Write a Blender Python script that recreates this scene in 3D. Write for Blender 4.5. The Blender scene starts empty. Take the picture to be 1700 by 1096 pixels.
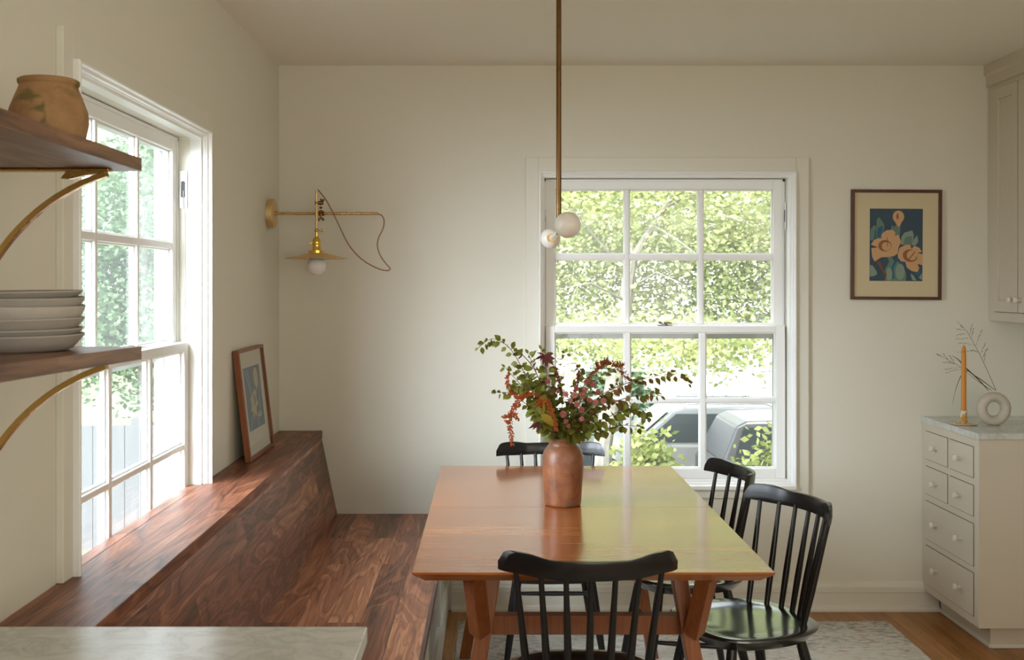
import bpy, bmesh, math, random
import numpy as np
from mathutils import Vector, Matrix
R = math.radians
random.seed(7)
S = bpy.context.scene
COL = S.collection

# ------------------------------------------------------------------ camera
cd = bpy.data.cameras.new('camera')
cam = bpy.data.objects.new('camera', cd); COL.objects.link(cam)
cam.location = (0, 0, 1.53); cam.rotation_euler = (R(90), 0, 0)
cd.sensor_width = 36; cd.lens = 1800 / 1700 * 36
cd.shift_x = 33 / 1700; cd.shift_y = -76 / 1700
cd.clip_start = .05; cd.clip_end = 400
cd.dof.use_dof = True; cd.dof.focus_distance = 3.9; cd.dof.aperture_fstop = 9
S.camera = cam
# ------------------------------------------------------------------ view, world, sun
S.view_settings.view_transform = 'Standard'; S.view_settings.look = 'None'
S.view_settings.gamma = 1; S.view_settings.use_curve_mapping = False
S.view_settings.exposure = 0.5
S.cycles.use_denoising = True
S.cycles.max_bounces = 12; S.cycles.diffuse_bounces = 6; S.cycles.glossy_bounces = 4
S.cycles.transparent_max_bounces = 24; S.cycles.transmission_bounces = 6
S.cycles.caustics_reflective = False; S.cycles.caustics_refractive = False
S.cycles.sample_clamp_indirect = 8
W = bpy.data.worlds.new('sky'); S.world = W; W.use_nodes = True
wn = W.node_tree; wn.nodes.clear()
wo = wn.nodes.new('ShaderNodeOutputWorld'); wb = wn.nodes.new('ShaderNodeBackground')
wt = wn.nodes.new('ShaderNodeTexCoord'); wsx = wn.nodes.new('ShaderNodeSeparateXYZ'); wr = wn.nodes.new('ShaderNodeValToRGB')
wn.links.new(wt.outputs['Generated'], wsx.inputs[0]); wn.links.new(wsx.outputs[2], wr.inputs[0])
cr = wr.color_ramp                                   # overcast sky: dim at the horizon, bright overhead
cr.elements[0].position = 0.0; cr.elements[0].color = (.22, .225, .23, 1)
cr.elements[1].position = .6; cr.elements[1].color = (.86, .95, 1.0, 1)
e = cr.elements.new(.12); e.color = (.26, .27, .28, 1)
wd = wn.nodes.new('ShaderNodeVectorMath'); wd.operation = 'DOT_PRODUCT'          # glow lobe added to the sky, behind left, to feed the left window
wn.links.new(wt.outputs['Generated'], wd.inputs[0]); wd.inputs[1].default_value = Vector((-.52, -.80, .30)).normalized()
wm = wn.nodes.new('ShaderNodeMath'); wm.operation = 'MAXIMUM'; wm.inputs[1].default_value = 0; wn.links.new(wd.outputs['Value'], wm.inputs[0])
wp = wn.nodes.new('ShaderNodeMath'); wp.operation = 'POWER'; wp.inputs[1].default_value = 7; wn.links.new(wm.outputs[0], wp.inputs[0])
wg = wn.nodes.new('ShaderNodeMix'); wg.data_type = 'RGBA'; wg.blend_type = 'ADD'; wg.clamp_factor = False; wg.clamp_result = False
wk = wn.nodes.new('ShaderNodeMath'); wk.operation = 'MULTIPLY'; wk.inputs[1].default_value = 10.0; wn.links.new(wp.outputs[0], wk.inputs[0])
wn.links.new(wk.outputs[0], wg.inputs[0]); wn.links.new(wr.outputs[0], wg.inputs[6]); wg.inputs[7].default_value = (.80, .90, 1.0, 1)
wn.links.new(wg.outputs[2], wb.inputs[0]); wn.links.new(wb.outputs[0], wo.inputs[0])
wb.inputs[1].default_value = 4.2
def lamp(name, kind, energy, loc, rot, color=(1, 1, 1), **kw):
    l = bpy.data.lights.new(name, kind); l.energy = energy; l.color = color
    for k, v in kw.items(): setattr(l, k, v)
    o = bpy.data.objects.new(name, l); COL.objects.link(o); o.location = loc; o.rotation_euler = rot
    return o
lamp('sun', 'SUN', 8.0, (0, -5, 12), (R(38), 0, R(28)), (1, .95, .85), angle=R(4))
def portal(name, loc, rot, sx, sy):
    o = lamp(name, 'AREA', 1, loc, rot, shape='RECTANGLE', size=sx, size_y=sy)
    o.data.cycles.is_portal = True
portal('daylight_back', (.82, 5.30, 1.31), (R(-90), 0, 0), 1.2, 1.5)
portal('daylight_left', (-1.21, 3.146, 1.43), (R(90), 0, R(-90)), 1.2, 1.25)
lamp('fill_kitchen', 'AREA', 15, (2.60, .6, 1.55), (R(90), 0, R(90)), (1, .97, .90), shape='RECTANGLE', size=2.0, size_y=1.4)  # added fill lamp against the solid right wall, out of view
lamp('fill_rear', 'AREA', 31, (1.0, -1.58, 1.6), (R(90), 0, 0), (1, .97, .90), shape='RECTANGLE', size=2.4, size_y=1.4)  # added fill lamp behind the camera; the rear wall has no opening

# ------------------------------------------------------------------ materials
class NT:
    def __init__(s, name):
        s.m = bpy.data.materials.new(name); s.m.use_nodes = True
        s.t = s.m.node_tree; s.t.nodes.clear()
        s.out = s.n('OutputMaterial'); s.b = s.n('BsdfPrincipled')
        s.l(s.b, 0, s.out, 0)
    def n(s, k, **kw):
        x = s.t.nodes.new('ShaderNode' + k)
        for a, v in kw.items(): setattr(x, a, v)
        return x
    def l(s, a, i, b, j): s.t.links.new(a.outputs[i], b.inputs[j])
    def set(s, **kw):
        nm = dict(color='Base Color', rough='Roughness', metal='Metallic', coat='Coat Weight', coatr='Coat Roughness', spec='Specular IOR Level', ior='IOR', trans='Transmission Weight', sss='Subsurface Weight', sheen='Sheen Weight')
        for k, v in kw.items():
            s.b.inputs[nm[k]].default_value = (*v, 1) if isinstance(v, tuple) else v
        return s
    def coords(s, scale=(1, 1, 1), rot=(0, 0, 0), out='Object'):
        c = s.n('TexCoord'); m = s.n('Mapping'); s.l(c, out, m, 0)
        m.inputs['Scale'].default_value = scale; m.inputs['Rotation'].default_value = rot
        return m
    def noise(s, src, scale, detail=3, rough=.55, dist=0):
        x = s.n('TexNoise'); s.l(src, 0, x, 'Vector'); x.inputs['Scale'].default_value = scale
        x.inputs['Detail'].default_value = detail; x.inputs['Roughness'].default_value = rough; x.inputs['Distortion'].default_value = dist
        return x
    def ramp(s, src, i, stops):
        x = s.n('ValToRGB'); s.l(src, i, x, 0); e = x.color_ramp.elements
        e[0].position, e[0].color = stops[0][0], (*stops[0][1], 1)
        e[1].position, e[1].color = stops[-1][0], (*stops[-1][1], 1)
        for p, c in stops[1:-1]:
            q = e.new(p); q.color = (*c, 1)
        return x
    def mix(s, f, fi, a, b, mode='MIX'):
        x = s.n('Mix', data_type='RGBA', blend_type=mode)
        if f is None: x.inputs[0].default_value = fi
        else: s.l(f, fi, x, 0)
        for v, j in ((a, 6), (b, 7)):
            if isinstance(v, tuple) and not hasattr(v[0], 'outputs'): x.inputs[j].default_value = (*v, 1)
            else: s.l(v[0], v[1], x, j)
        return x
    def math(s, op, a, b=None):
        x = s.n('Math', operation=op)
        for v, j in ((a, 0), (b, 1)):
            if v is None: continue
            if isinstance(v, tuple): s.l(v[0], v[1], x, j)
            else: x.inputs[j].default_value = v
        return x
    def bump(s, src, i, strength=.2, dist=.002):
        x = s.n('Bump'); x.inputs['Strength'].default_value = strength; x.inputs['Distance'].default_value = dist
        s.l(src, i, x, 'Height'); s.l(x, 0, s.b, 'Normal')

def paint(name, color, rough=.6, bump=.05, bscale=90):
    k = NT(name).set(color=color, rough=rough)
    n = k.noise(k.coords(), bscale, 3); k.bump(n, 0, bump, .002)
    return k.m
def plain(name, color, rough=.5, **kw): return NT(name).set(color=color, rough=rough, **kw).m
def metal(name, color, rough=.3):
    k = NT(name).set(color=color, rough=rough, metal=1.0)
    n = k.noise(k.coords(), 35, 4); r = k.ramp(n, 0, [(.3, (rough * .7,) * 3), (.7, (rough * 1.35,) * 3)]); k.l(r, 0, k.b, 'Roughness')
    return k.m
def wood(name, along, across, stops, plank=None, length=1.0, ring=9, rough=.35, coat=0, knots=0, rot=(0, 0, 0), sap=None, contrast=.5, seed=0, tone=.55, mortar=.0007, lines=.08):
    """along/across: axis indices in object space"""
    k = NT(name).set(rough=rough, coat=coat, coatr=.12)
    c = k.coords(rot=rot)
    sx = k.n('SeparateXYZ'); k.l(c, 0, sx, 0)
    third = 3 - along - across
    cb = k.n('CombineXYZ'); k.l(sx, along, cb, 0); k.l(sx, across, cb, 1)
    offs = None
    if plank:
        br = k.n('TexBrick'); k.l(cb, 0, br, 'Vector'); br.offset = .37; br.offset_frequency = 2; br.squash = 1
        br.inputs['Color1'].default_value = (0, 0, 0, 1); br.inputs['Color2'].default_value = (1, 1, 1, 1); br.inputs['Mortar'].default_value = (.2, .2, .2, 1)
        br.inputs['Scale'].default_value = 1; br.inputs['Mortar Size'].default_value = mortar; br.inputs['Mortar Smooth'].default_value = .2
        br.inputs['Brick Width'].default_value = length; br.inputs['Row Height'].default_value = plank
        offs = k.math('MULTIPLY', (br, 0), 37.0)
    sc = k.n('CombineXYZ')
    k.l(k.math('MULTIPLY', (sx, along), 1.0), 0, sc, 0); k.l(k.math('MULTIPLY', (sx, across), 6.5), 0, sc, 1); k.l(k.math('MULTIPLY', (sx, third), 6.5), 0, sc, 2)
    vec = sc
    if offs:
        ad = k.n('VectorMath', operation='ADD'); cc = k.n('CombineXYZ')
        for j in range(3): k.l(offs, 0, cc, j)
        k.l(sc, 0, ad, 0); k.l(cc, 0, ad, 1); vec = ad
    n1 = k.noise(vec, 1.1 + seed * .07, 2, .5, .6)
    rings = k.math('SINE', (k.math('MULTIPLY', (n1, 0), ring * 6.283), 0))
    rr = k.math('MULTIPLY', (k.math('ADD', (rings, 0), 1.0), 0), .5)
    fs = k.n('VectorMath', operation='MULTIPLY'); k.l(vec, 0, fs, 0); fs.inputs[1].default_value = (2.2, 9, 9)
    n2 = k.noise(fs, 2.0, 5, .65)
    n3 = k.noise(vec, .55, 2, .5)
    a = k.math('ADD', (k.math('MULTIPLY', (rr, 0), contrast * .34), 0), (k.math('MULTIPLY', (n2, 0), .72), 0))
    a = k.math('ADD', (a, 0), (k.math('MULTIPLY', (n3, 0), .42), 0))
    if plank:
        a = k.math('ADD', (a, 0), (k.math('MULTIPLY', (br, 0), tone * .5), 0)); a = k.math('SUBTRACT', (a, 0), tone * .25)
    a = k.math('SUBTRACT', (a, 0), .17 * contrast + .085)
    gl = k.math('POWER', (k.math('ABSOLUTE', (k.math('SINE', (k.math('MULTIPLY', (n1, 0), ring * 2.4 * 3.1416), 0)), 0)), 0), 9.0)
    a = k.math('SUBTRACT', (a, 0), (k.math('MULTIPLY', (gl, 0), lines), 0))
    if sap:
        sv = k.n('VectorMath', operation='MULTIPLY'); k.l(vec, 0, sv, 0); sv.inputs[1].default_value = (.5, 2.6, 2.6)
        sn = k.noise(sv, 1.0, 3, .5, .3); a = k.math('ADD', (a, 0), (k.math('MULTIPLY', (k.ramp(sn, 0, [(.60, (0,) * 3), (.70, (1,) * 3)]), 0), sap), 0))
    rp = k.ramp(a, 0, stops); last = rp
    if plank:
        dk = k.mix(br, 1, (rp, 0), (.02, .009, .005)); last = dk
        k.l(dk, 2, k.b, 'Base Color')
    else: k.l(rp, 0, k.b, 'Base Color')
    if knots:
        v = k.n('TexVoronoi'); k.l(cb, 0, v, 'Vector'); v.inputs['Scale'].default_value = knots; v.inputs['Randomness'].default_value = 1
        w = k.noise(c, 9, 3); dd = k.math('ADD', (v, 0), (k.math('MULTIPLY', (w, 0), .07), 0))
        kr = k.ramp(dd, 0, [(.05, (1, 1, 1)), (.10, (0, 0, 0))])
        fin = k.mix(kr, 0, (last, 2 if plank else 0), (.028, .013, .008)); k.l(fin, 2, k.b, 'Base Color')
    k.bump(n2, 0, .10, .001)
    return k.m
def marble(name):
    k = NT(name).set(rough=.22)
    c = k.coords((1, 1.6, 1), (0, 0, .5))
    n = k.noise(c, 10, 6, .62, 1.0); v = k.math('ABSOLUTE', (k.math('SUBTRACT', (n, 0), .5), 0))
    vein = k.ramp(v, 0, [(0, (.54, .56, .53)), (.03, (.63, .645, .61)), (.12, (.70, .71, .68))])
    cl = k.noise(c, 2.2, 4); cr_ = k.ramp(cl, 0, [(.3, (.86, .87, .86)), (.7, (1, 1, 1))])
    k.l(k.mix(None, 1.0, (vein, 0), (cr_, 0), 'MULTIPLY'), 2, k.b, 'Base Color')
    return k.m
def mottled(name, cols, scale=14, rough=.5, spots=None, coat=0, bump=.25):
    k = NT(name).set(rough=rough, coat=coat, coatr=.3); c = k.coords()
    n = k.noise(c, scale, 6, .65, .6); r = k.ramp(n, 0, cols); last = (r, 0)
    if spots:
        s2 = k.noise(c, spots[0], 3, .5, .4); sr = k.ramp(s2, 0, [(spots[1], (0, 0, 0)), (spots[1] + .10, (.85, .85, .85))])
        mx = k.mix(sr, 0, last, spots[2]); last = (mx, 2)
    k.t.links.new(last[0].outputs[last[1]], k.b.inputs['Base Color'])
    n2 = k.noise(c, 60, 4); k.bump(n2, 0, bump, .003)
    return k.m
def leafmat(name, c1, c2, scale=12, trans=.35, rough=.5):
    k = NT(name); c = k.coords(); n = k.noise(c, scale, 2); r = k.ramp(n, 0, [(.35, c1), (.65, c2)])
    k.l(r, 0, k.b, 'Base Color'); k.set(rough=rough, spec=.3)
    tr = k.n('BsdfTranslucent'); k.l(r, 0, tr, 0); mx = k.n('MixShader'); mx.inputs[0].default_value = trans
    k.l(k.b, 0, mx, 1); k.l(tr, 0, mx, 2); k.l(mx, 0, k.out, 0)
    return k.m
def glassmat(name, haze=.05, tint=(1, 1, 1), refl=1.0):
    k = NT(name); tp = k.n('BsdfTransparent'); tp.inputs[0].default_value = (*tint, 1)
    gl = k.n('BsdfGlossy'); gl.inputs['Roughness'].default_value = .02
    df = k.n('BsdfDiffuse'); df.inputs[0].default_value = (.9, .93, .92, 1); tl = k.n('BsdfTranslucent'); tl.inputs[0].default_value = (.95, .97, .96, 1)
    fr = k.n('Fresnel'); fr.inputs[0].default_value = 1.45
    m1 = k.n('MixShader'); k.l(k.math('MULTIPLY', (fr, 0), refl), 0, m1, 0); k.l(tp, 0, m1, 1); k.l(gl, 0, m1, 2)
    m2 = k.n('MixShader'); m2.inputs[0].default_value = haze; k.l(m1, 0, m2, 1); k.l(tl, 0, m2, 2); k.l(m2, 0, k.out, 0)
    return k.m

M = {}
M['wall'] = paint('wall_paint', (.708, .687, .585), .65, .06)
M['ceiling'] = paint('ceiling_paint', (.85, .83, .755), .75, .05, 60)
M['trim'] = paint('trim_paint', (.84, .842, .82), .35, .02)
M['casing'] = paint('casing_paint', (.715, .697, .603), .5, .03)
M['cab'] = paint('cabinet_paint', (.62, .565, .46), .45, .02)
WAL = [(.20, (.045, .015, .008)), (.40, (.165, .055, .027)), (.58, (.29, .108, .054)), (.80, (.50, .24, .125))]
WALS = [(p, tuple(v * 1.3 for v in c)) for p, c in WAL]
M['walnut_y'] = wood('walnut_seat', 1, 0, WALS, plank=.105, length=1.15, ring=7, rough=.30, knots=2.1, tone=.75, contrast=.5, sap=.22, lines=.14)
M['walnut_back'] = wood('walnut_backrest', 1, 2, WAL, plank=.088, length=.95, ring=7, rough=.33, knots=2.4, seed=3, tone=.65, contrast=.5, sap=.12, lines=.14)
M['walnut_top'] = wood('walnut_ledge', 1, 0, WAL, ring=6, rough=.46, seed=5)
M['shelf'] = wood('walnut_shelf', 1, 0, [(.2, (.085, .037, .017)), (.5, (.22, .105, .050)), (.8, (.36, .20, .105))], ring=5, rough=.42, seed=2)
M['table'] = wood('table_wood', 0, 1, [(.2, (.24, .062, .012)), (.5, (.39, .120, .026)), (.8, (.54, .205, .052))], plank=.14, length=2.4, ring=3, rough=.22, coat=.62, contrast=.5, tone=.2, lines=.05, mortar=0.0)
M['table_leg'] = wood('table_leg_wood', 2, 0, [(.2, (.16, .045, .012)), (.5, (.26, .08, .022)), (.8, (.36, .125, .04))], ring=3, rough=.3, contrast=.3)
M['floor'] = wood('oak_floor', 1, 0, [(.2, (.22, .09, .022)), (.5, (.38, .17, .048)), (.8, (.52, .26, .085))], plank=.083, length=1.1, ring=4, rough=.38, contrast=.35, tone=.4)
M['frame'] = wood('frame_wood', 2, 0, [(.2, (.13, .040, .014)), (.5, (.22, .070, .022)), (.8, (.32, .11, .04))], ring=3, rough=.35, contrast=.3)
M['frame2'] = wood('frame_wood_dark', 2, 0, [(.2, (.045, .014, .007)), (.5, (.085, .026, .011)), (.8, (.13, .042, .018))], ring=3, rough=.35, contrast=.3)
M['black'] = NT('black_lacquer').set(color=(.011, .011, .011), rough=.27, spec=.4, coat=.05, coatr=.16).m
M['black_seat'] = NT('black_seat_lacquer').set(color=(.011, .012, .011), rough=.22, coat=1.0, coatr=.14).m
M['brass'] = metal('brushed_brass', (.62, .40, .16), .28)
M['brass_dark'] = metal('aged_brass', (.19, .10, .038), .33)
M['brass_br'] = metal('bracket_brass', (.52, .32, .10), .3)
M['brass_pale'] = metal('satin_brass', (.74, .56, .30), .5)
M['brass_shine'] = metal('polished_brass', (.80, .52, .10), .18)
M['opal'] = plain('opal_and_bar_sheen', (.80, .765, .71), .28, sss=.15)
M['frost'] = plain('frosted_bulb_glass', (.92, .91, .87), .3, sss=.3)
M['cord'] = paint('cloth_cord', (.30, .17, .11), .8, .3, 400)
M['marble'] = marble('white_marble')
M['terracotta'] = mottled('terracotta_glaze', [(.28, (.125, .048, .022)), (.5, (.255, .095, .042)), (.70, (.345, .145, .066))], 15, .42, (9, .52, (.17, .098, .062)), coat=.12)
M['clay'] = mottled('weathered_clay', [(.25, (.22, .115, .045)), (.5, (.33, .18, .075)), (.75, (.42, .25, .11))], 16, .8, (21, .57, (.105, .095, .022)))
M['plate'] = mottled('stoneware_glaze', [(.3, (.36, .33, .29)), (.7, (.45, .42, .37))], 9, .55, bump=.08)
M['ring'] = mottled('matte_ceramic', [(.3, (.50, .455, .38)), (.7, (.58, .53, .45))], 25, .75, bump=.12)
M['knob'] = plain('cream_knob', (.74, .70, .61), .35)
M['candle'] = plain('candle_wax', (.62, .25, .025), .5, sss=.2)
M['holder_y'] = mottled('mustard_drip_glaze', [(.40, (.50, .24, .03)), (.50, (.55, .30, .05)), (.54, (.76, .70, .55))], 40, .35, bump=.03)
M['holder_w'] = plain('cream_glaze', (.70, .64, .52), .35)
M['mat'] = paint('mat_board', (.72, .62, .40), .8, .02)
M['glass'] = glassmat('window_glass', .042)
M['glass_l'] = glassmat('old_window_glass', .035)
M['glass_lower'] = glassmat('window_glass_hazy', .02)
M['picglass'] = glassmat('picture_glass', .0, refl=.35)
M['iron'] = plain('blackened_iron', (.03, .028, .026), .5)
M['lockmetal'] = metal('sash_lock_metal', (.22, .19, .15), .45)

# ------------------------------------------------------------------ mesh helpers
class MB:
    def __init__(s): s.v = []; s.f = []; s.mi = []; s.cur = 0
    def add(s, vs, fs):
        o = len(s.v); s.v += [tuple(p) for p in vs]
        for f in fs: s.f.append(tuple(o + i for i in f)); s.mi.append(s.cur)
        return s
    def box(s, x0, x1, y0, y1, z0, z1):
        vs = [(x, y, z) for z in (z0, z1) for y in (y0, y1) for x in (x0, x1)]
        return s.add(vs, [(0, 2, 3, 1), (4, 5, 7, 6), (0, 1, 5, 4), (2, 6, 7, 3), (0, 4, 6, 2), (1, 3, 7, 5)])
    def lathe(s, prof, n=40, c=(0, 0, 0), closed=False):
        vs = []; fs = []; m = len(prof)
        for i in range(n):
            a = 2 * math.pi * i / n
            for r, z in prof: vs.append((c[0] + r * math.cos(a), c[1] + r * math.sin(a), c[2] + z))
        for i in range(n):
            j = (i + 1) % n
            for k in range(m - 1 + (1 if closed else 0)):
                k2 = (k + 1) % m
                fs.append((i * m + k, j * m + k, j * m + k2, i * m + k2))
        if not closed:
            if prof[0][0] > 1e-6: fs.append(tuple(i * m for i in range(n))[::-1])
            if prof[-1][0] > 1e-6: fs.append(tuple(i * m + m - 1 for i in range(n)))
        return s.add(vs, fs)
    def tube(s, pts, rad, n=10, cap=True, up=None, twist=0, aspect=1.0):
        pts = [Vector(p) for p in pts]; m = len(pts)
        if not hasattr(rad, '__len__'): rad = [rad] * m
        vs = []; fs = []; prev = None
        for i, p in enumerate(pts):
            t = (pts[min(i + 1, m - 1)] - pts[max(i - 1, 0)]).normalized()
            if prev is None:
                u = Vector(up) if up else (Vector((0, 0, 1)) if abs(t.z) < .9 else Vector((1, 0, 0)))
            else: u = prev
            a = (u - t * u.dot(t)).normalized(); prev = a; b = t.cross(a)
            for k in range(n):
                g = 2 * math.pi * (k + .5) / n + twist
                vs.append(p + (a * math.cos(g) + b * math.sin(g) * aspect) * rad[i])
        for i in range(m - 1):
            for k in range(n):
                q = (k + 1) % n; fs.append((i * n + k, i * n + q, (i + 1) * n + q, (i + 1) * n + k))
        if cap: fs.append(tuple(range(n))[::-1]); fs.append(tuple((m - 1) * n + k for k in range(n)))
        return s.add(vs, fs)
    def bar(s, a, b, w, h, up=(0, 0, 1)):
        """rectangular beam from a to b; w across, h along up"""
        a = Vector(a); b = Vector(b); t = (b - a).normalized(); u = Vector(up); u = (u - t * u.dot(t)).normalized(); c = t.cross(u)
        vs = [p + c * (sx * w / 2) + u * (sz * h / 2) for p in (a, b) for sx, sz in ((-1, -1), (1, -1), (1, 1), (-1, 1))]
        return s.add(vs, [(3, 2, 1, 0), (4, 5, 6, 7)] + [(i, (i + 1) % 4, 4 + (i + 1) % 4, 4 + i) for i in range(4)])
    def sphere(s, c, r, n=24, m=14, sc=(1, 1, 1)):
        vs = [(c[0], c[1], c[2] - r * sc[2])]
        for i in range(1, m):
            p = math.pi * i / m - math.pi / 2
            for k in range(n):
                a = 2 * math.pi * k / n
                vs.append((c[0] + r * sc[0] * math.cos(p) * math.cos(a), c[1] + r * sc[1] * math.cos(p) * math.sin(a), c[2] + r * sc[2] * math.sin(p)))
        vs.append((c[0], c[1], c[2] + r * sc[2])); fs = []
        for k in range(n):
            q = (k + 1) % n; fs.append((0, 1 + q, 1 + k)); L = 1 + (m - 2) * n; fs.append((L + k, L + q, len(vs) - 1))
            for i in range(m - 2): fs.append((1 + i * n + k, 1 + i * n + q, 1 + (i + 1) * n + q, 1 + (i + 1) * n + k))
        return s.add(vs, fs)
    def ngon(s, pts): return s.add(pts, [tuple(range(len(pts)))])
    def prism(s, poly, axis, a, b):
        """extrude 2D polygon along axis (0,1,2) from a to b; poly coords are the other two axes in order"""
        def P(q, h): l = list(q); l.insert(axis, h); return tuple(l)
        n = len(poly); vs = [P(q, a) for q in poly] + [P(q, b) for q in poly]
        return s.add(vs, [tuple(range(n))[::-1], tuple(range(n, 2 * n))] + [(i, (i + 1) % n, n + (i + 1) % n, n + i) for i in range(n)])
    def build(s, name, mats, parent=None, bevel=0, smooth=False, loc=None, rot=None, seg=2, ang=35):
        me = bpy.data.meshes.new(name); me.from_pydata(s.v, [], s.f)
        if not isinstance(mats, (list, tuple)): mats = [mats]
        for m in mats: me.materials.append(m)
        if any(s.mi): me.polygons.foreach_set('material_index', s.mi)
        bm = bmesh.new(); bm.from_mesh(me); bmesh.ops.recalc_face_normals(bm, faces=bm.faces) if s.recalc else None; bm.to_mesh(me); bm.free()
        if smooth:
            me.polygons.foreach_set('use_smooth', [True] * len(me.polygons)); me.set_sharp_from_angle(angle=R(ang))
        me.update()
        o = bpy.data.objects.new(name, me); COL.objects.link(o)
        if parent: o.parent = parent
        if loc: o.location = loc
        if rot: o.rotation_euler = rot
        if bevel:
            b = o.modifiers.new('bevel', 'BEVEL'); b.width = bevel; b.segments = seg; b.limit_method = 'ANGLE'; b.angle_limit = R(40)
        return o
    recalc = True
def tag(o, label=None, cat=None, group=None, kind=None):
    if label: o['label'] = label
    if cat: o['category'] = cat
    if group: o['group'] = group
    if kind: o['kind'] = kind
    return o
def thing(name, label, cat, loc=(0, 0, 0), rz=0, group=None, kind=None):
    o = bpy.data.objects.new(name, None); COL.objects.link(o); o.empty_display_size = .05
    o.location = loc; o.rotation_euler = (0, 0, rz)
    return tag(o, label, cat, group, kind)
def struct(name, mb, m, **kw): return tag(mb.build(name, m, **kw), kind='structure')
def copy_tree(o, parent=None):
    c = o.copy(); COL.objects.link(c)
    if parent: c.parent = parent
    for ch in list(o.children): copy_tree(ch, c)
    return c
def smooth_path(pts, n=8):
    P = [Vector(p) for p in pts]; out = []
    for i in range(len(P) - 1):
        p0, p1, p2, p3 = P[max(i - 1, 0)], P[i], P[i + 1], P[min(i + 2, len(P) - 1)]
        for k in range(n):
            t = k / n
            out.append(.5 * ((2 * p1) + (p2 - p0) * t + (2 * p0 - 5 * p1 + 4 * p2 - p3) * t * t + (3 * p1 - p0 - 3 * p2 + p3) * t ** 3))
    return out + [P[-1]]

# ------------------------------------------------------------------ room shell
XL, XR, YB, YR, ZC = -1.0, 2.63, 5.09, -1.6, 2.557
T = .16
struct('floor', MB().box(XL - T, XR + T, YR, YB + T, -.12, 0), M['floor'])
struct('ceiling', MB().box(XL - T, XR + T, YR - T, YB + T, ZC, ZC + .2), M['ceiling'])
def wall_with_hole(a0, a1, h0, h1, z0, z1):
    mb = MB(); t = ZC
    return [(a0, h0, 0, t), (h1, a1, 0, t), (h0, h1, 0, z0), (h0, h1, z1, t)]
WCX, WH, WZ0, WZ1 = .82, .575, .59, 2.03
wb_ = MB()
for a, b, c, d in wall_with_hole(XL - T, XR + T, WCX - WH - .002, WCX + WH + .002, WZ0, WZ1 + .004): wb_.box(a, b, YB, YB + T, c, d)
struct('wall_back', wb_, M['wall'])
LCY = 3.146
struct('sky_blocker', MB().box(XL - T, 9, -8, YB + T, ZC + .201, 6.2), M['ceiling'])  # unseen box added above the ceiling to block sky light over the garden
wl_ = MB()
for a, b, c, d in wall_with_hole(YR, YB, LCY - WH - .002, LCY + WH + .002, WZ0, WZ1 + .004): wl_.box(XL - T, XL, a, b, c, d)
struct('wall_left', wl_, M['wall'])
struct('wall_right', MB().box(XR, XR + T, YR, YB, 0, ZC), M['wall'])
wr_ = MB()
struct('wall_rear', MB().box(XL - T, XR + T, YR - T, YR, -.12, ZC), M['wall'])
bb = MB()
prof = [(0, 0), (-.030, 0), (-.030, .012), (-.026, .022), (-.016, .028), (-.016, .085), (-.021, .088), (-.021, .112), (-.014, .118), (-.012, .128), (-.006, .136), (0, .136)]
bb.prism([(YB + p, z) for p, z in prof], 0, -.19, 2.09)
struct('baseboard_back', bb, M['casing'])

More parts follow.
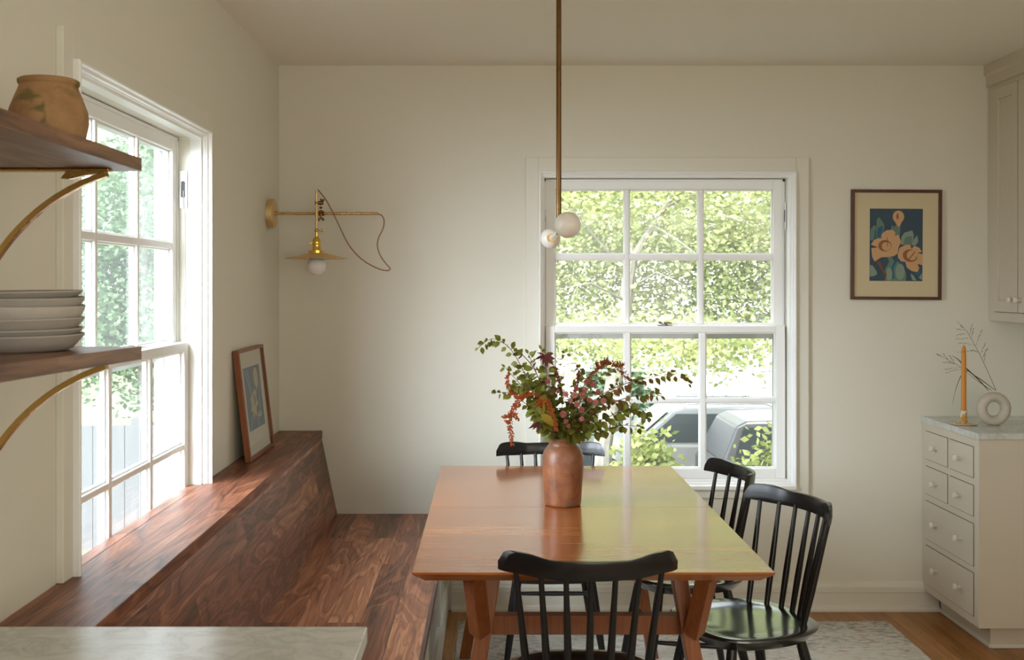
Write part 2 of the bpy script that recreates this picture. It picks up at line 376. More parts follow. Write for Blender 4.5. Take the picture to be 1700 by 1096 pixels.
# ------------------------------------------------------------------ windows (local x = width, y = outwards, z = up)
def ring(mb, hw, z0, z1, prof, bottom=True):
    """sweep a profile (inset, depth) around the rectangle"""
    def corner(r, n): return [(-hw + r, n, z0 + (r if bottom else 0)), (-hw + r, n, z1 - r), (hw - r, n, z1 - r), (hw - r, n, z0 + (r if bottom else 0))]
    for (r0, n0), (r1, n1) in zip(prof, prof[1:]):
        A = corner(r0, n0); B = corner(r1, n1); vs = A + B
        sides = [(0, 1), (1, 2), (2, 3)] + ([(3, 0)] if bottom else [])
        mb.add(vs, [(i, j, 4 + j, 4 + i) for i, j in sides])
def window(name, loc, rz, zbot, full):
    w = thing(name, None, None, loc, rz, kind='structure')
    c = MB(); zb = .529 if full else zbot
    c.box(-.662, -.6025, -.018, 0, zb, 2.124); c.box(.6025, .662, -.018, 0, zb, 2.124); c.box(-.6025, .6025, -.018, 0, 2.059, 2.124)
    if full: c.box(-.6025, .6025, -.018, 0, zb, .583)
    c.build('casing', M['casing'], w, bevel=.002)
    m = MB(); m.recalc = False
    pr = [(0, 0), (0, -.030), (.003, -.034), (.008, -.034), (.010, -.028), (.010, -.022), (.016, -.020), (.018, -.012), (.0195, -.012), (.0195, -.004), (.0275, -.002), (.0275, .036), (.022, .036), (.022, .16)]
    ring(m, .6025, .583 if full else zbot, 2.059, pr, full)
    m.build('molding', M['trim'], w)
    if full: MB().box(-.60, .60, -.040, .0, .570, .590).build('stool', M['trim'], w, bevel=.004)
    pb = MB()
    for sx in (-1, 1):
        x = sx * .574
        pb.box(min(x, x - sx * .010), max(x, x - sx * .010), .0755, .0795, .60 if full else zbot, 2.03)
    pb.box(-.574, .574, .0755, .0795, 2.020, 2.03)
    pb.build('parting_bead', M['trim'], w)
    # sashes: (name, half, z0, z1, n0, n1, stile, rows z, meeting)
    def sash(nm, n0, n1, z0, z1, stile, br, tr, mun, hmz, glassm):
        s = MB(); h = .566
        s.box(-h, -h + stile, n0, n1, z0, z1); s.box(h - stile, h, n0, n1, z0, z1)
        s.box(-h + stile, h - stile, n0, n1, z0, z0 + br); s.box(-h + stile, h - stile, n0, n1, z1 - tr, z1)
        o = s.build(nm, M['trim'], w, bevel=.003)
        iw = 2 * (h - stile); pw = (iw - 2 * mun) / 3; q = MB()
        xs = []
        for i in (1, 2):
            x = -h + stile + i * pw + (i - 1) * mun; xs.append((x, x + mun))
            q.box(x, x + mun, n0 + .004, n1 - .004, z0 + br, z1 - tr)
            q.box(x - .006, x + mun + .006, n0 + .013, n1 - .008, z0 + br, z1 - tr)
        zc = (z0 + br + z1 - tr) / 2
        spans = [(-h + stile, xs[0][0]), (xs[0][1], xs[1][0]), (xs[1][1], h - stile)]
        for a, b in spans:
            q.box(a, b, n0 + .004, n1 - .004, zc - hmz / 2, zc + hmz / 2)
            q.box(a, b, n0 + .013, n1 - .008, zc - hmz / 2 - .006, zc + hmz / 2 + .006)
        for a, b in ((-h + stile, -h + stile + .006), (h - stile - .006, h - stile)): q.box(a, b, n0 + .013, n1 - .008, z0 + br, z1 - tr)
        for a, b in ((z0 + br, z0 + br + .006), (z1 - tr - .006, z1 - tr)): q.box(-h + stile, h - stile, n0 + .013, n1 - .008, a, b)
        q.build('muntins', M['trim'], o, bevel=.002, seg=1)
        g = MB(); g.recalc = False; y = (n0 + n1) / 2 + .004
        g.ngon([(-h + stile, y, z0 + br), (h - stile, y, z0 + br), (h - stile, y, z1 - tr), (-h + stile, y, z1 - tr)])
        g.build('glass_panes', glassm, o)
        return o
    sash('upper_sash', .080, .115, 1.303, 2.022, .046, .037, .040, .020, .024, M['glass'] if full else M['glass_l'])
    lo = sash('lower_sash', .0405, .0745, .592, 1.333, .043, .066, .032, .0257, .018, M['glass_lower'] if full else M['glass_l'])
    k = MB(); k.lathe([(.0, 0), (.016, 0), (.016, .006), (.010, .010), (0, .010)], 16, (0, .058, 1.333)); k.box(-.034, .034, .047, .069, 1.333, 1.3365)
    k.tube([(-.006, .056, 1.3475), (.02, .05, 1.3475), (.032, .05, 1.345)], [.0045, .004, .003], 8)
    k.tube([(-.012, .06, 1.345), (-.026, .058, 1.350)], [.004, .0065], 8)
    k.build('sash_lock', M['lockmetal'], lo, smooth=True)
    st = MB()
    for x0, x1 in ((-.572, -.530), (.530, .572)): st.box(x0, x1, .128, .145, .60, 2.03)
    for z0, z1 in ((.60, .640), (1.268, 1.300), (1.985, 2.03)): st.box(-.53, .53, .128, .145, z0, z1)
    st.build('storm_frame', M['storm'], w, bevel=.002)
    for sx in (-1, 1):
        p = MB(); x = sx * .5735; xi = x - sx * .0035
        p.box(min(x, xi), max(x, xi), .046, .072, 1.79, 1.92); pl = p.build('sash_pulley', M['trim'], w, bevel=.001)
        q = MB(); xj = xi - sx * .0012
        q.prism([(.059 + .007 * math.cos(a), 1.855 + (.022 if math.sin(a) > 0 else -.022) + .007 * math.sin(a)) for a in [2 * math.pi * i / 16 for i in range(16)]], 0, min(xi, xj), max(xi, xj))
        q.build('pulley_slot', M['iron'], pl)
        q = MB(); q.tube([(xi - sx * .004, .057, 1.85), (xi - sx * .004, .057, 1.34)], .0016, 6); q.build('sash_cord', M['cordgrey'], pl)
    return w
M['storm'] = paint('storm_frame_paint', (.52, .54, .53), .5, .02)
M['cordgrey'] = plain('sash_cord_cotton', (.42, .41, .39), .8)
window('window_1', (WCX, YB, 0), 0, .529, True)
window('window_2', (XL, LCY, 0), R(90), .8435, False)

# ------------------------------------------------------------------ bench
b = thing('bench', 'built-in walnut bench with slanted plank back and deep ledge under the left window', 'bench', (0, 0, 0))
l = MB(); l.box(-.9995, -.797, 1.97, 5.089, .808, .843); l.box(-1.0395, -.9995, LCY - .57, LCY + .57, .808, .843)
l.build('ledge_top', M['walnut_top'], b, bevel=.002)
k = MB(); A = (-.800, .808); B_ = (-.727, .4525)
k.prism([A, B_, (B_[0] - .025, B_[1]), (A[0] - .025, A[1])], 1, 1.97, 5.0885); k.build('backrest', M['walnut_back'], b)
MB().box(-.752, -.197, 1.97, 5.0885, .432, .4525).build('seat', M['walnut_y'], b, bevel=.0015)
f = MB()
ys = [1.97, 2.03, 2.86, 2.94, 3.62, 3.70, 4.40, 4.48, 5.03, 5.0885]
for y0, y1 in zip(ys[0::2], ys[1::2]): f.box(-.235, -.212, y0, y1, .14, .40)
f.box(-.235, -.206, 1.97, 5.0885, .40, .4318); f.box(-.235, -.205, 1.97, 5.0885, 0, .14); f.box(-.752, -.235, 1.97, 2.0, 0, .4125)
f.build('base_frame', M['casing'], b, bevel=.002)
gk = NT('perforated_white_metal').set(rough=.45); c = gk.coords((1, 1, 1), (R(45), 0, 0)); ck = gk.n('TexChecker'); gk.l(c, 0, ck, 'Vector'); ck.inputs['Scale'].default_value = 110
ck.inputs['Color1'].default_value = (.78, .77, .73, 1); ck.inputs['Color2'].default_value = (.30, .29, .27, 1); gk.l(ck, 0, gk.b, 'Base Color'); M['grille'] = gk.m
for y0, y1 in zip(ys[1::2], ys[2::2]):
    MB().box(-.228, -.224, y0, y1, .14, .40).build('vent_grille', M['grille'], b)

# ------------------------------------------------------------------ kitchen counter at the camera's left
kc = thing('base_cabinet', 'painted base cabinet under the marble worktop at the near end of the bench', 'cabinet', (0, 0, 0))
MB().box(-.9995, -.26, .2, 1.94, .10, .881).build('body', M['cab'], kc, bevel=.002)
MB().box(-.9995, -.32, .2, 1.88, 0, .10).build('toe_kick', M['cab'], kc)
for y0, y1 in ((.22, .78), (.80, 1.36), (1.38, 1.92)):
    d = MB().box(-.26, -.242, y0, y1, .12, .86).build('door', M['cab'], kc, bevel=.003)
    MB().sphere((-.228, y1 - .04, .80), .014, 12, 8).build('knob', M['knob'], d, smooth=True)
tag(MB().box(-.9995, -.2255, .18, 1.961, .8812, .911).build('worktop', M['marble'], bevel=.0025),
    'white veined marble worktop in the near left corner, in front of the bench', 'worktop')

# ------------------------------------------------------------------ wall shelves with brass brackets
def shelf(zt, label, tilt, bz):
    t = thing('wall_shelf', label, 'shelf', (0, 2.105, zt), group=None); t.rotation_euler = (-tilt, 0, 0)
    MB().box(-.9995, -.68, -1.6, 0, -.0255, 0).build('board', M['shelf'], t, bevel=.0012)
    for y in (-.053, -1.35):
        br = MB(); R0 = .388
        cx, cz = -1 + R0, -.0255 - .004 - R0 + .0
        pts = []
        for i in range(21):
            a = R(17.5 + (90 - 17.5) * i / 20); pts.append((cx - R0 * math.sin(a), y, cz + (R0 - .0) * math.cos(a)))
        off = pts[0]
        rad = [.004 + .0035 * math.exp(-i / 3) for i in range(21)]
        br.tube([(p[0], p[1], p[2] + .012) for p in pts], .0075, 4, up=(0, 0, 1), aspect=1.6, twist=0)
        o = br.build('bracket', M['brass_br'], t, bevel=.001)
        s = MB(); s.box(-.992, -.722, y - .012, y + .012, -.0315, -.0257)
        s.prism([(-.722, -.0315), (-.735, -.0258), (-.80, -.0258), (-.815, -.045), (-.80, -.046), (-.77, -.039)], 1, y - .008, y + .008)
        s.box(-.9995, -.992, y - .012, y + .012, -.44, -.0257)
        s.build('bracket_plate', M['brass_br'], o, bevel=.002)
    return t
shelf(1.7744, 'upper walnut wall shelf on a curved brass bracket, carrying the round clay jar', 0, 0)
shelf(1.4095, 'lower walnut wall shelf on a curved brass bracket, carrying the stacked plates', .016, 0)
# clay jar
jp = [(0, 0), (.048, 0), (.056, .006), (.066, .03), (.0712, .056), (.0690, .078), (.060, .102), (.0535, .118), (.0515, .124), (.0545, .128), (.0548, .134), (.051, .1365), (.046, .134), (.046, .12), (.055, .10), (.064, .076), (.066, .055), (.06, .03), (.04, .01), (0, .008)]
tag(MB().lathe(jp, 56).build('clay_jar', M['clay'], smooth=True, loc=(-.826, 2.02, 1.7746), ang=50), 'round weathered clay jar with green lichen stains on the upper shelf', 'jar')
tag(MB().lathe([(0, 0), (.04, 0), (.055, .02), (.06, .036), (.058, .040), (.052, .036), (.04, .012), (0, .008)], 40).build('small_bowl', plain('dark_green_glaze', (.045, .05, .035), .4), smooth=True, loc=(-.885, 1.86, 1.7746)),
    'small dark green bowl at the left edge of the upper shelf', 'bowl')
# plate stack
rims = [.0285, .0395, .0565, .0810, .0945, .1040]
names = ['deepest grey stoneware plate, lowest of the stack on the lower shelf', 'grey stoneware plate second from the bottom of the shelf stack', 'pinkish grey stoneware plate third from the bottom of the shelf stack',
         'widest grey stoneware plate with a tall tilted rim, third from the top of the stack', 'grey stoneware plate just below the topmost one of the shelf stack', 'topmost grey stoneware plate of the stack on the lower shelf']
for i, h in enumerate(rims):
    r = (.131, .129, .1315, .133, .132, .1285)[i]
    base = (0 if i == 0 else rims[i - 1] - .0105 - (.010 if i in (3, 4) else 0)); d = h - base
    pr = [(0, 0), (r - .032, 0), (r - .020, .004), (r - .008, d * .62), (r, d - .001), (r - .001, d + .001), (r - .004, d + .0005), (r - .013, d * .62), (r - .026, .0075), (0, .006)]
    mb = MB(); mb.lathe(pr, 72)
    ph = (.4, 1.7, .2, 2.6, 2.2, .9)[i]; am = (.0007, .001, .0015, .0035, .0028, .002)[i]
    mb.v = [(x, y, z + am * (math.hypot(x, y) / r) ** 3 * math.cos(math.atan2(y, x) - ph)) for x, y, z in mb.v]
    o = mb.build('plate', M['plate'], smooth=True, loc=(-.853, 1.90, 1.4130 + base), ang=60)
    tag(o, names[i], 'plate', 'stoneware plates stacked on the lower shelf')

# ------------------------------------------------------------------ dining table
TX0, TX1, TY0, TY1, TZ = -.214, .756, 2.895, 4.594, .76
tcx, tcy = (TX0 + TX1) / 2, (TY0 + TY1) / 2
tb = thing('dining_table', 'orange-brown wooden dining table on crossed legs in front of the bench', 'table', (tcx, tcy, 0))
hx, hy = (TX1 - TX0) / 2, (TY1 - TY0) / 2
for s in (-1, 1):
    k = MB(); y0, y1 = (-hy, -.0006) if s < 0 else (.0006, hy)
    e = .032; t = .030; tt = .006
    def rect(x, ya, yb, z): return [(-x, ya, z), (x, ya, z), (x, yb, z), (-x, yb, z)]
    ya, yb = (y0 + e, y1) if s < 0 else (y0, y1 - e)
    vs = rect(hx - e, ya, yb, TZ - t) + rect(hx, y0, y1, TZ - tt) + rect(hx, y0, y1, TZ)
    fs = [(3, 2, 1, 0), (8, 9, 10, 11)]
    for q in (0, 4): fs += [(q + i, q + (i + 1) % 4, q + 4 + (i + 1) % 4, q + 4 + i) for i in range(4)]
    k.add(vs, fs); k.build('tabletop', M['table'], tb, bevel=.001, seg=1)
for sy in (-1, 1):
    for sx in (-1, 1):
        lg = MB(); yA = 2.985 - tcy; yC = 3.15 - tcy; yF = 3.07 - tcy; q = -sy
        top_c = (sx * .262, sy * -1 * -1 * (-1) * 0 + (yC if sy < 0 else -yC), .7295); foot = (sx * .382, (yF if sy < 0 else -yF), 0.0125)
        lg.bar(top_c, foot, .044, .058, up=(0, 1, 0)); g = lg.build('leg', M['table_leg'], tb, bevel=.003)
        br = MB(); top_a = (sx * .322, (yA if sy < 0 else -yA), .7295); J = Vector(top_c).lerp(Vector(foot), .30); J.x += sx * .012; J.y += (.0 if sy < 0 else 0)
        br.bar(top_a, (sx * .305, J.y + (-.032 if sy < 0 else .032), .535), .046, .046, up=(sx * .7, sy * .7, 0)); br.build('brace', M['table_leg'], g, bevel=.003)
    ST = MB(); yS = (3.178 - tcy) * (1 if sy < 0 else -1); ST.box(-.292, .292, yS - .022, yS + .022, .509, .564); ST.build('stretcher', M['table_leg'], tb, bevel=.002)
ap = MB(); 
for sy in (-1, 1):
    y = sy * (hy - .33)
    ap.box(-.35, .35, y - .03, y + .03, .705, .7295)
ap.box(-.035, .035, -hy + .36, hy - .36, .70, .7295)
ap.build('under_rail', M['table_leg'], tb)

# ------------------------------------------------------------------ chairs
def chair():
    c = thing('dining_chair', '', 'chair', (0, 0, 0), group='black spindle-back chairs around the dining table')
    # seat
    s = MB(); n = 64; a, bb_ = .217, .212
    def outline(k, rr):
        th = 2 * math.pi * k / n; cs, sn = math.cos(th), math.sin(th); ex = 2 / 2.9
        x = a * math.copysign(abs(cs) ** ex, cs); y = bb_ * math.copysign(abs(sn) ** ex, sn)
        x *= 1 - .07 * max(0, -y / bb_) + .0 * y
        return x * rr, y * rr
    rings = [(.20, -.011), (.45, -.0105), (.66, -.009), (.76, -.004), (.82, -.0008), (.90, 0), (.975, -.0005), (.995, -.003), (1.0, -.008), (.97, -.016), (.87, -.040)]
    vs = [(0, .01, .45 - .011)]; fs = []
    for rr, dz in rings:
        for k in range(n):
            x, y = outline(k, rr); vs.append((x, y + (.01 * (1 - rr) if rr < .9 else 0), .45 + dz))
    for k in range(n):
        q = (k + 1) % n; fs.append((0, 1 + k, 1 + q))
        for i in range(len(rings) - 1): fs.append((1 + i * n + k, 1 + (i + 1) * n + k, 1 + (i + 1) * n + q, 1 + i * n + q))
    fs.append(tuple(1 + (len(rings) - 1) * n + k for k in range(n))[::-1])
    s.add(vs, fs); s.build('seat', M['black_seat'], c, smooth=True, ang=30)
    # crest
    def yc(u): return -.252 + .082 * u * u
    def sm(x): x = max(0, min(1, x)); return x * x * (3 - 2 * x)
    m = MB(); N = 40; sec = []
    for i in range(N + 1):
        u = -1 + 2 * i / N; au = abs(u)
        ztop = .823 + .011 * sm((au - .42) / .34); zbot = .774 + .004 * sm((au - .5) / .4)
        if au > .86: ztop -= .030 * (1 - math.sqrt(max(0, 1 - ((au - .86) / .14) ** 2)))
        th = .017 + .013 * sm((au - .45) / .30)
        dy = -.328 * u / .22 * .5; nx, ny = (-dy, 1); L = math.hypot(nx, ny); nx /= L; ny /= L
        cxx, cyy = u * .2205, yc(u); lean = -.006
        q = []
        for (w, h) in ((-.5, .06), (-.5, .90), (-.40, 1), (.34, 1), (.5, .88), (.5, .06), (.40, 0), (-.40, 0)):
            off = w * th + (th - .017) * .5
            z = zbot + (ztop - zbot) * h
            q.append((cxx + nx * off, cyy + ny * off + lean * (h - .5), z))
        sec.append(q)
    vs = [p for q in sec for p in q]; fs = []
    for i in range(N):
        for k in range(8): fs.append((i * 8 + k, i * 8 + (k + 1) % 8, (i + 1) * 8 + (k + 1) % 8, (i + 1) * 8 + k))
    fs += [tuple(range(8))[::-1], tuple(N * 8 + k for k in range(8))]
    m.add(vs, fs); m.build('crest_rail', M['black'], c, smooth=True, ang=40)
    for i in range(7):
        u = (i - 3) * .283; k = (i - 3) / 3
        bx, by = .150 * k, -.182 + .066 * k * k; txx, ty = u * .2205, yc(u) + .002 + .004 * abs(k)
        pts = [Vector((bx, by, .440)).lerp(Vector((txx, ty, .782)), t) for t in (0, .12, .35, .6, .85, 1)]
        sp = MB(); sp.tube(pts, [.0085, .0095, .0108, .0092, .0076, .0072], 12); sp.build('spindle', M['black'], c, smooth=True)
    tops = {(-1, 1): (-.135, .125), (1, 1): (.135, .125), (-1, -1): (-.120, -.125), (1, -1): (.120, -.125)}
    def at(sx, sy, z):
        t = Vector((*tops[(sx, sy)], .418)); q = Vector((sx * (.195 if sy > 0 else .185), sy * (.195 if sy > 0 else .215), 0)); return t.lerp(q, 1 - z / .418)
    for sx, sy in tops:
        lg = MB(); lg.tube([at(sx, sy, z) for z in (.418, .36, .24, .1, 0.0)], [.0150, .0172, .0175, .0145, .0115], 12)
        lg.build('leg', M['black'], c, smooth=True)
    for a_, b_ in (((-1, 1, .235), (-1, -1, .20)), ((1, 1, .235), (1, -1, .20)), ((-1, 1, .275), (1, 1, .275)), ((-1, -1, .235), (1, -1, .235))):
        p, q = at(*a_), at(*b_); st = MB(); st.tube([p.lerp(q, t) for t in (0.02, .3, .5, .7, .98)], [.007, .009, .0098, .009, .007], 10); st.build('stretcher', M['black'], c, smooth=True)
    return c
c0 = chair()
for i, (x, y, rz, lb) in enumerate([(.248, 2.965, 0, 'black spindle-back chair nearest the viewer, its back turned, at the near table end'),
                                    (.251, 4.505, 180, 'black spindle-back chair behind the clay vase, between far table end and back wall'),
                                    (.805, 3.475, 109.5, 'black spindle-back chair at the near right side of the table, seat reflecting green'),
                                    (.715, 4.06, 96, 'black spindle-back chair at the far right side of the table, below the window')]):
    o = c0 if i == 0 else copy_tree(c0)
    o.location = (x, y, .0122); o.rotation_euler = (0, 0, R(rz)); o['label'] = lb

# ------------------------------------------------------------------ rug
k = NT('distressed_rug').set(rough=.95, sheen=.3, spec=.1); c = k.coords()
n1 = k.noise(c, 2.2, 4, .6); n2 = k.noise(k.coords((1, 2.6, 1)), 26, 5, .75); n3 = k.noise(k.coords((1, 2.2, 1)), 19, 4, .7)
msk = k.math('MULTIPLY', (k.ramp(n1, 0, [(.38, (.0,) * 3), (.58, (1,) * 3)]), 0), (k.ramp(n2, 0, [(.48, (0,) * 3), (.58, (1,) * 3)]), 0))
red = k.math('MULTIPLY', (k.ramp(n3, 0, [(.57, (0,) * 3), (.64, (1,) * 3)]), 0), .75)
base = k.mix(red, 0, (.60, .56, .48), (.42, .17, .09)); fin = k.mix(msk, 0, (base, 2), (.16, .15, .14)); k.l(fin, 2, k.b, 'Base Color')
nb = k.noise(c, 240, 3); k.bump(nb, 0, .6, .004); M['rug'] = k.m
rg = MB(); nx, ny = 60, 80
def rp(i, j):
    u, v = i / nx, j / ny
    x = -.15 + u * 1.94 - .03 * (1 - v) * u; y = 1.5 + v * 3.41
    if i in (0, nx): x += random.uniform(-.002, .002)
    if j == ny: y += random.uniform(-.006, .006)
    edge = i in (0, nx) or j in (0, ny)
    return (x, y, .004 if edge else .0118)
rg.add([rp(i, j) for j in range(ny + 1) for i in range(nx + 1)], [(j * (nx + 1) + i, j * (nx + 1) + i + 1, (j + 1) * (nx + 1) + i + 1, (j + 1) * (nx + 1) + i) for j in range(ny) for i in range(nx)])
border = [j * (nx + 1) for j in range(ny + 1)]
rg.box(-.13, 1.74, 1.53, 4.88, .0005, .006)
rug = tag(rg.build('rug', M['rug'], smooth=True), 'cream distressed wool rug with faded grey and rust pattern under the table', 'rug')
# tufts along the rug's left and far edges
tf = MB(); tf.recalc = False
for i in range(1500):
    if i % 3: x, y, dx, dy = -.146, random.uniform(1.6, 4.9), -1, 0
    else: x, y, dx, dy = random.uniform(-.14, 1.76), 4.906, 0, 1
    L = random.uniform(.006, .02); sp = random.uniform(-.6, .6); w = .0016
    p = Vector((x, y, .010)); d = Vector((dx - sp * dy, dy + sp * abs(dx), 0)).normalized() * L; s_ = Vector((-d.y, d.x, 0)).normalized() * w
    tf.add([p - s_, p + s_, p + d + Vector((0, 0, -.006))], [(0, 1, 2)])
tag(tf.build('fringe', plain('rug_yarn', (.62, .58, .50), .9), rug), kind='stuff')

# ------------------------------------------------------------------ vase
VX, VY, VZ = .247, 3.785, .7605
vp = [(0, 0), (.058, 0), (.0625, .004), (.0640, .012), (.0665, .06), (.0705, .11), (.0725, .145), (.0715, .168), (.066, .188), (.056, .203), (.0495, .209), (.0485, .213), (.0490, .224), (.0515, .2285), (.0522, .233), (.050, .236), (.0455, .235), (.044, .225), (.044, .212), (.052, .20), (.062, .185), (.067, .165), (.068, .14), (.062, .06), (.058, .012), (0, .01)]
tag(MB().lathe(vp, 64).build('clay_vase', M['terracotta'], smooth=True, loc=(VX, VY, VZ), ang=50), 'tall terracotta vase with a rolled rim, holding flowers on the table', 'vase')

# ------------------------------------------------------------------ flowers
M['leaf_g'] = leafmat('olive_leaf', (.12, .150, .020), (.23, .225, .036), 30, .3)
M['leaf_r'] = leafmat('reddening_leaf', (.12, .15, .025), (.27, .13, .035), 18, .3)
M['stem'] = plain('twig_bark', (.10, .060, .030), .7)
M['stem_g'] = plain('green_stem', (.10, .15, .04), .6)
M['amaranth'] = paint('orange_amaranth', (.50, .125, .028), .8, .6, 500)
M['amaranth_r'] = paint('rust_amaranth', (.33, .085, .028), .8, .6, 500)
M['petal'] = leafmat('pink_petal', (.42, .135, .12), (.54, .21, .18), 60, .2)
M['petal_c'] = plain('flower_heart', (.33, .10, .075), .7)
M['burg'] = leafmat('burgundy_leaf', (.085, .012, .018), (.15, .025, .025), 30, .25)
M['yleaf'] = leafmat('yellow_leaf', (.42, .28, .03), (.36, .30, .05), 20, .3)
SV = 481.0
def P(px, py, dy=0): return Vector(((px - 817) / SV, 3.742 + dy, 1.53 - (py - 472) / SV))
MOUTH = Vector((VX, VY, VZ + .225))
def leaf(mb, base, d, nrm, L, Wd, cup=.18):
    d = Vector(d).normalized(); nrm = Vector(nrm); s = d.cross(nrm)
    if s.length < 1e-4: s = d.orthogonal()
    s.normalize(); nn = s.cross(d).normalized(); base = Vector(base)
    st = ((0, .04), (.16, .62), (.38, 1.0), (.62, .86), (.84, .42), (1, .02)); vs = []; fs = []
    for t, w in st:
        c = base + d * (L * t) - nn * (cup * L * t * t)
        vs += [c - s * (Wd * w / 2) + nn * (.12 * Wd * w), c, c + s * (Wd * w / 2) + nn * (.12 * Wd * w)]
    for i in range(len(st) - 1): fs += [(3 * i, 3 * i + 1, 3 * i + 4, 3 * i + 3), (3 * i + 1, 3 * i + 2, 3 * i + 5, 3 * i + 4)]
    mb.add(vs, fs)
def stempath(pts, spread=(0, 0)):
    st = [Vector((VX + spread[0] * -.3, VY + spread[1] * -.3, VZ + .03)), MOUTH + Vector((spread[0], spread[1], 0))]
    return smooth_path(st + pts, 7)
def rnd(a): return random.uniform(-a, a)
def branch(pts, label, step=.017, L=.026, bare=.0, mat='leaf_g', spread=(0, 0), r=.0016, Wk=.66):
    path = stempath(pts, spread); t = thing('leafy_branch', label, 'flower', tuple(MOUTH), group='leafy branches in the clay vase')
    rel = [p - MOUTH for p in path]
    s = MB(); s.tube(rel, [r * (1.25 - .8 * i / len(rel)) for i in range(len(rel))], 6); s.build('stem', M['stem'], t, smooth=True)
    lf = MB(); lf.recalc = False; acc = 0; side = 1; tot = sum((rel[i + 1] - rel[i]).length for i in range(len(rel) - 1)); run = 0
    for i in range(len(rel) - 1):
        seg = (rel[i + 1] - rel[i]); acc += seg.length; run += seg.length
        if acc > step * .8 and rel[i].z > .012 and run / tot > bare:
            acc = 0; d = seg.normalized(); f = run / tot
            for _ in range(2):
                side = -side; ang = random.uniform(0, 6.28)
                o = Vector((math.cos(ang), math.sin(ang) * .8, math.sin(ang * 1.7) * .8 - .25)); o = (o - d * o.dot(d)).normalized()
                ld = (d * random.uniform(.15, .7) + o * .9 + Vector((0, 0, -.25))).normalized()
                sz = L * random.uniform(1.05, 1.65) * (1.08 - .42 * f ** 3)
                q = rel[i] + o * .002; nrm = Vector((rnd(.7), -.75 + rnd(.5), .5 + rnd(.5)))
                leaf(lf, q + ld * .004, ld, nrm, sz, sz * Wk)
    leaf(lf, rel[-1], rel[-1] - rel[-2], Vector((0, -.7, .6)), L * .7, L * .42)
    lf.build('leaves', M[mat], t, smooth=True)
    return t
branch([P(908, 690), P(885, 650), P(866, 610, -.02), P(850, 583), P(832, 567), P(814, 564, .02), P(794, 578, .02)], 'longest leafy green branch, arching far out to the left of the vase', bare=.42, L=.024, step=.015)
branch([P(905, 692, -.02), P(880, 655, -.05), P(858, 630, -.06), P(838, 608, -.06)], 'leafy green branch rising left, its tip just beneath the arching branch', bare=.40, L=.024, step=.013)
branch([P(905, 695, .03), P(872, 672, .05), P(850, 656, .06), P(822, 655, .06)], 'thin leafy twig ending in three pairs of leaves at far left, behind the orange plume', bare=.45, L=.022, step=.015)
branch([P(915, 680, -.03), P(898, 640, -.05), P(885, 605, -.05), P(876, 586, -.04)], 'upright leafy branch left of centre, beside the burgundy leaf', bare=.32, L=.028, step=.011)
branch([P(922, 680, .03), P(912, 630, .05), P(905, 595, .05), P(900, 582, .05)], 'upright olive branch behind the burgundy leaf', bare=.4, L=.027, step=.013)
branch([P(965, 690, .01), P(1000, 655), P(1040, 636, -.01), P(1080, 625, -.02), P(1112, 620, -.02), P(1130, 627, -.02), P(1141, 637, -.02)], 'longest reddish green branch, reaching far out to the right before the window', bare=.30, L=.025, step=.015, mat='leaf_r')
branch([P(965, 695, -.03), P(1005, 670, -.05), P(1045, 655, -.06), P(1075, 648, -.06), P(1093, 656, -.06)], 'orange-tinged leafy branch just below the longest right-hand branch', bare=.3, L=.027, step=.014, mat='leaf_r')
branch([P(960, 700, -.05), P(1000, 690, -.09), P(1035, 670, -.1), P(1060, 676, -.1), P(1068, 688, -.1)], 'green round-leaved branch on the right, ending over the car', bare=.28, L=.027, step=.012, Wk=.8)
branch([P(960, 712, -.04), P(995, 708, -.08), P(1030, 700, -.1), P(1056, 703, -.1)], 'lowest green branch on the right, level above the vase rim', bare=.25, L=.027, step=.013, Wk=.8)
branch([P(960, 690, .05), P(985, 650, .08), P(1005, 625, .09), P(1022, 612, .1)], 'leafy branch beneath the rust plume arch', bare=.3, L=.025, step=.012)
branch([P(955, 700, .06), P(990, 680, .1), P(1020, 660, .12), P(1030, 640, .12)], 'dark leafy branch at the back of the right half of the bouquet', bare=.25, L=.026, step=.011)
branch([P(910, 705, -.06), P(895, 685, -.1), P(885, 672, -.11)], 'short leafy sprig over the left of the rim, under the orange plume', bare=.2, L=.034, step=.010)
branch([P(945, 690, -.04), P(950, 660, -.03), P(958, 630, 0), P(962, 612, .02)], 'leafy upright sprig in the middle, behind the pink flowers', bare=.3, L=.024, step=.013)
branch([P(925, 700, -.02), P(925, 660, 0), P(928, 620, .02), P(940, 585, .03)], 'thin curly green sprig in the middle, standing out against the window', bare=.45, L=.021, step=.018)
branch([P(912, 688, -.05), P(890, 655, -.07), P(868, 635, -.07), P(850, 640, -.07)], 'bushy olive branch filling the left of the bouquet above the orange plumes', bare=.25, L=.030, step=.009)
branch([P(915, 690, .02), P(893, 650, .03), P(872, 620, .04), P(860, 612, .04)], 'olive branch at the left back of the bouquet, below the arching branch', bare=.28, L=.028, step=.010)
branch([P(950, 695, .05), P(970, 660, .06), P(985, 640, .06)], 'dark green sprig at the back, right of the pink flowers', bare=.2, L=.030, step=.010)
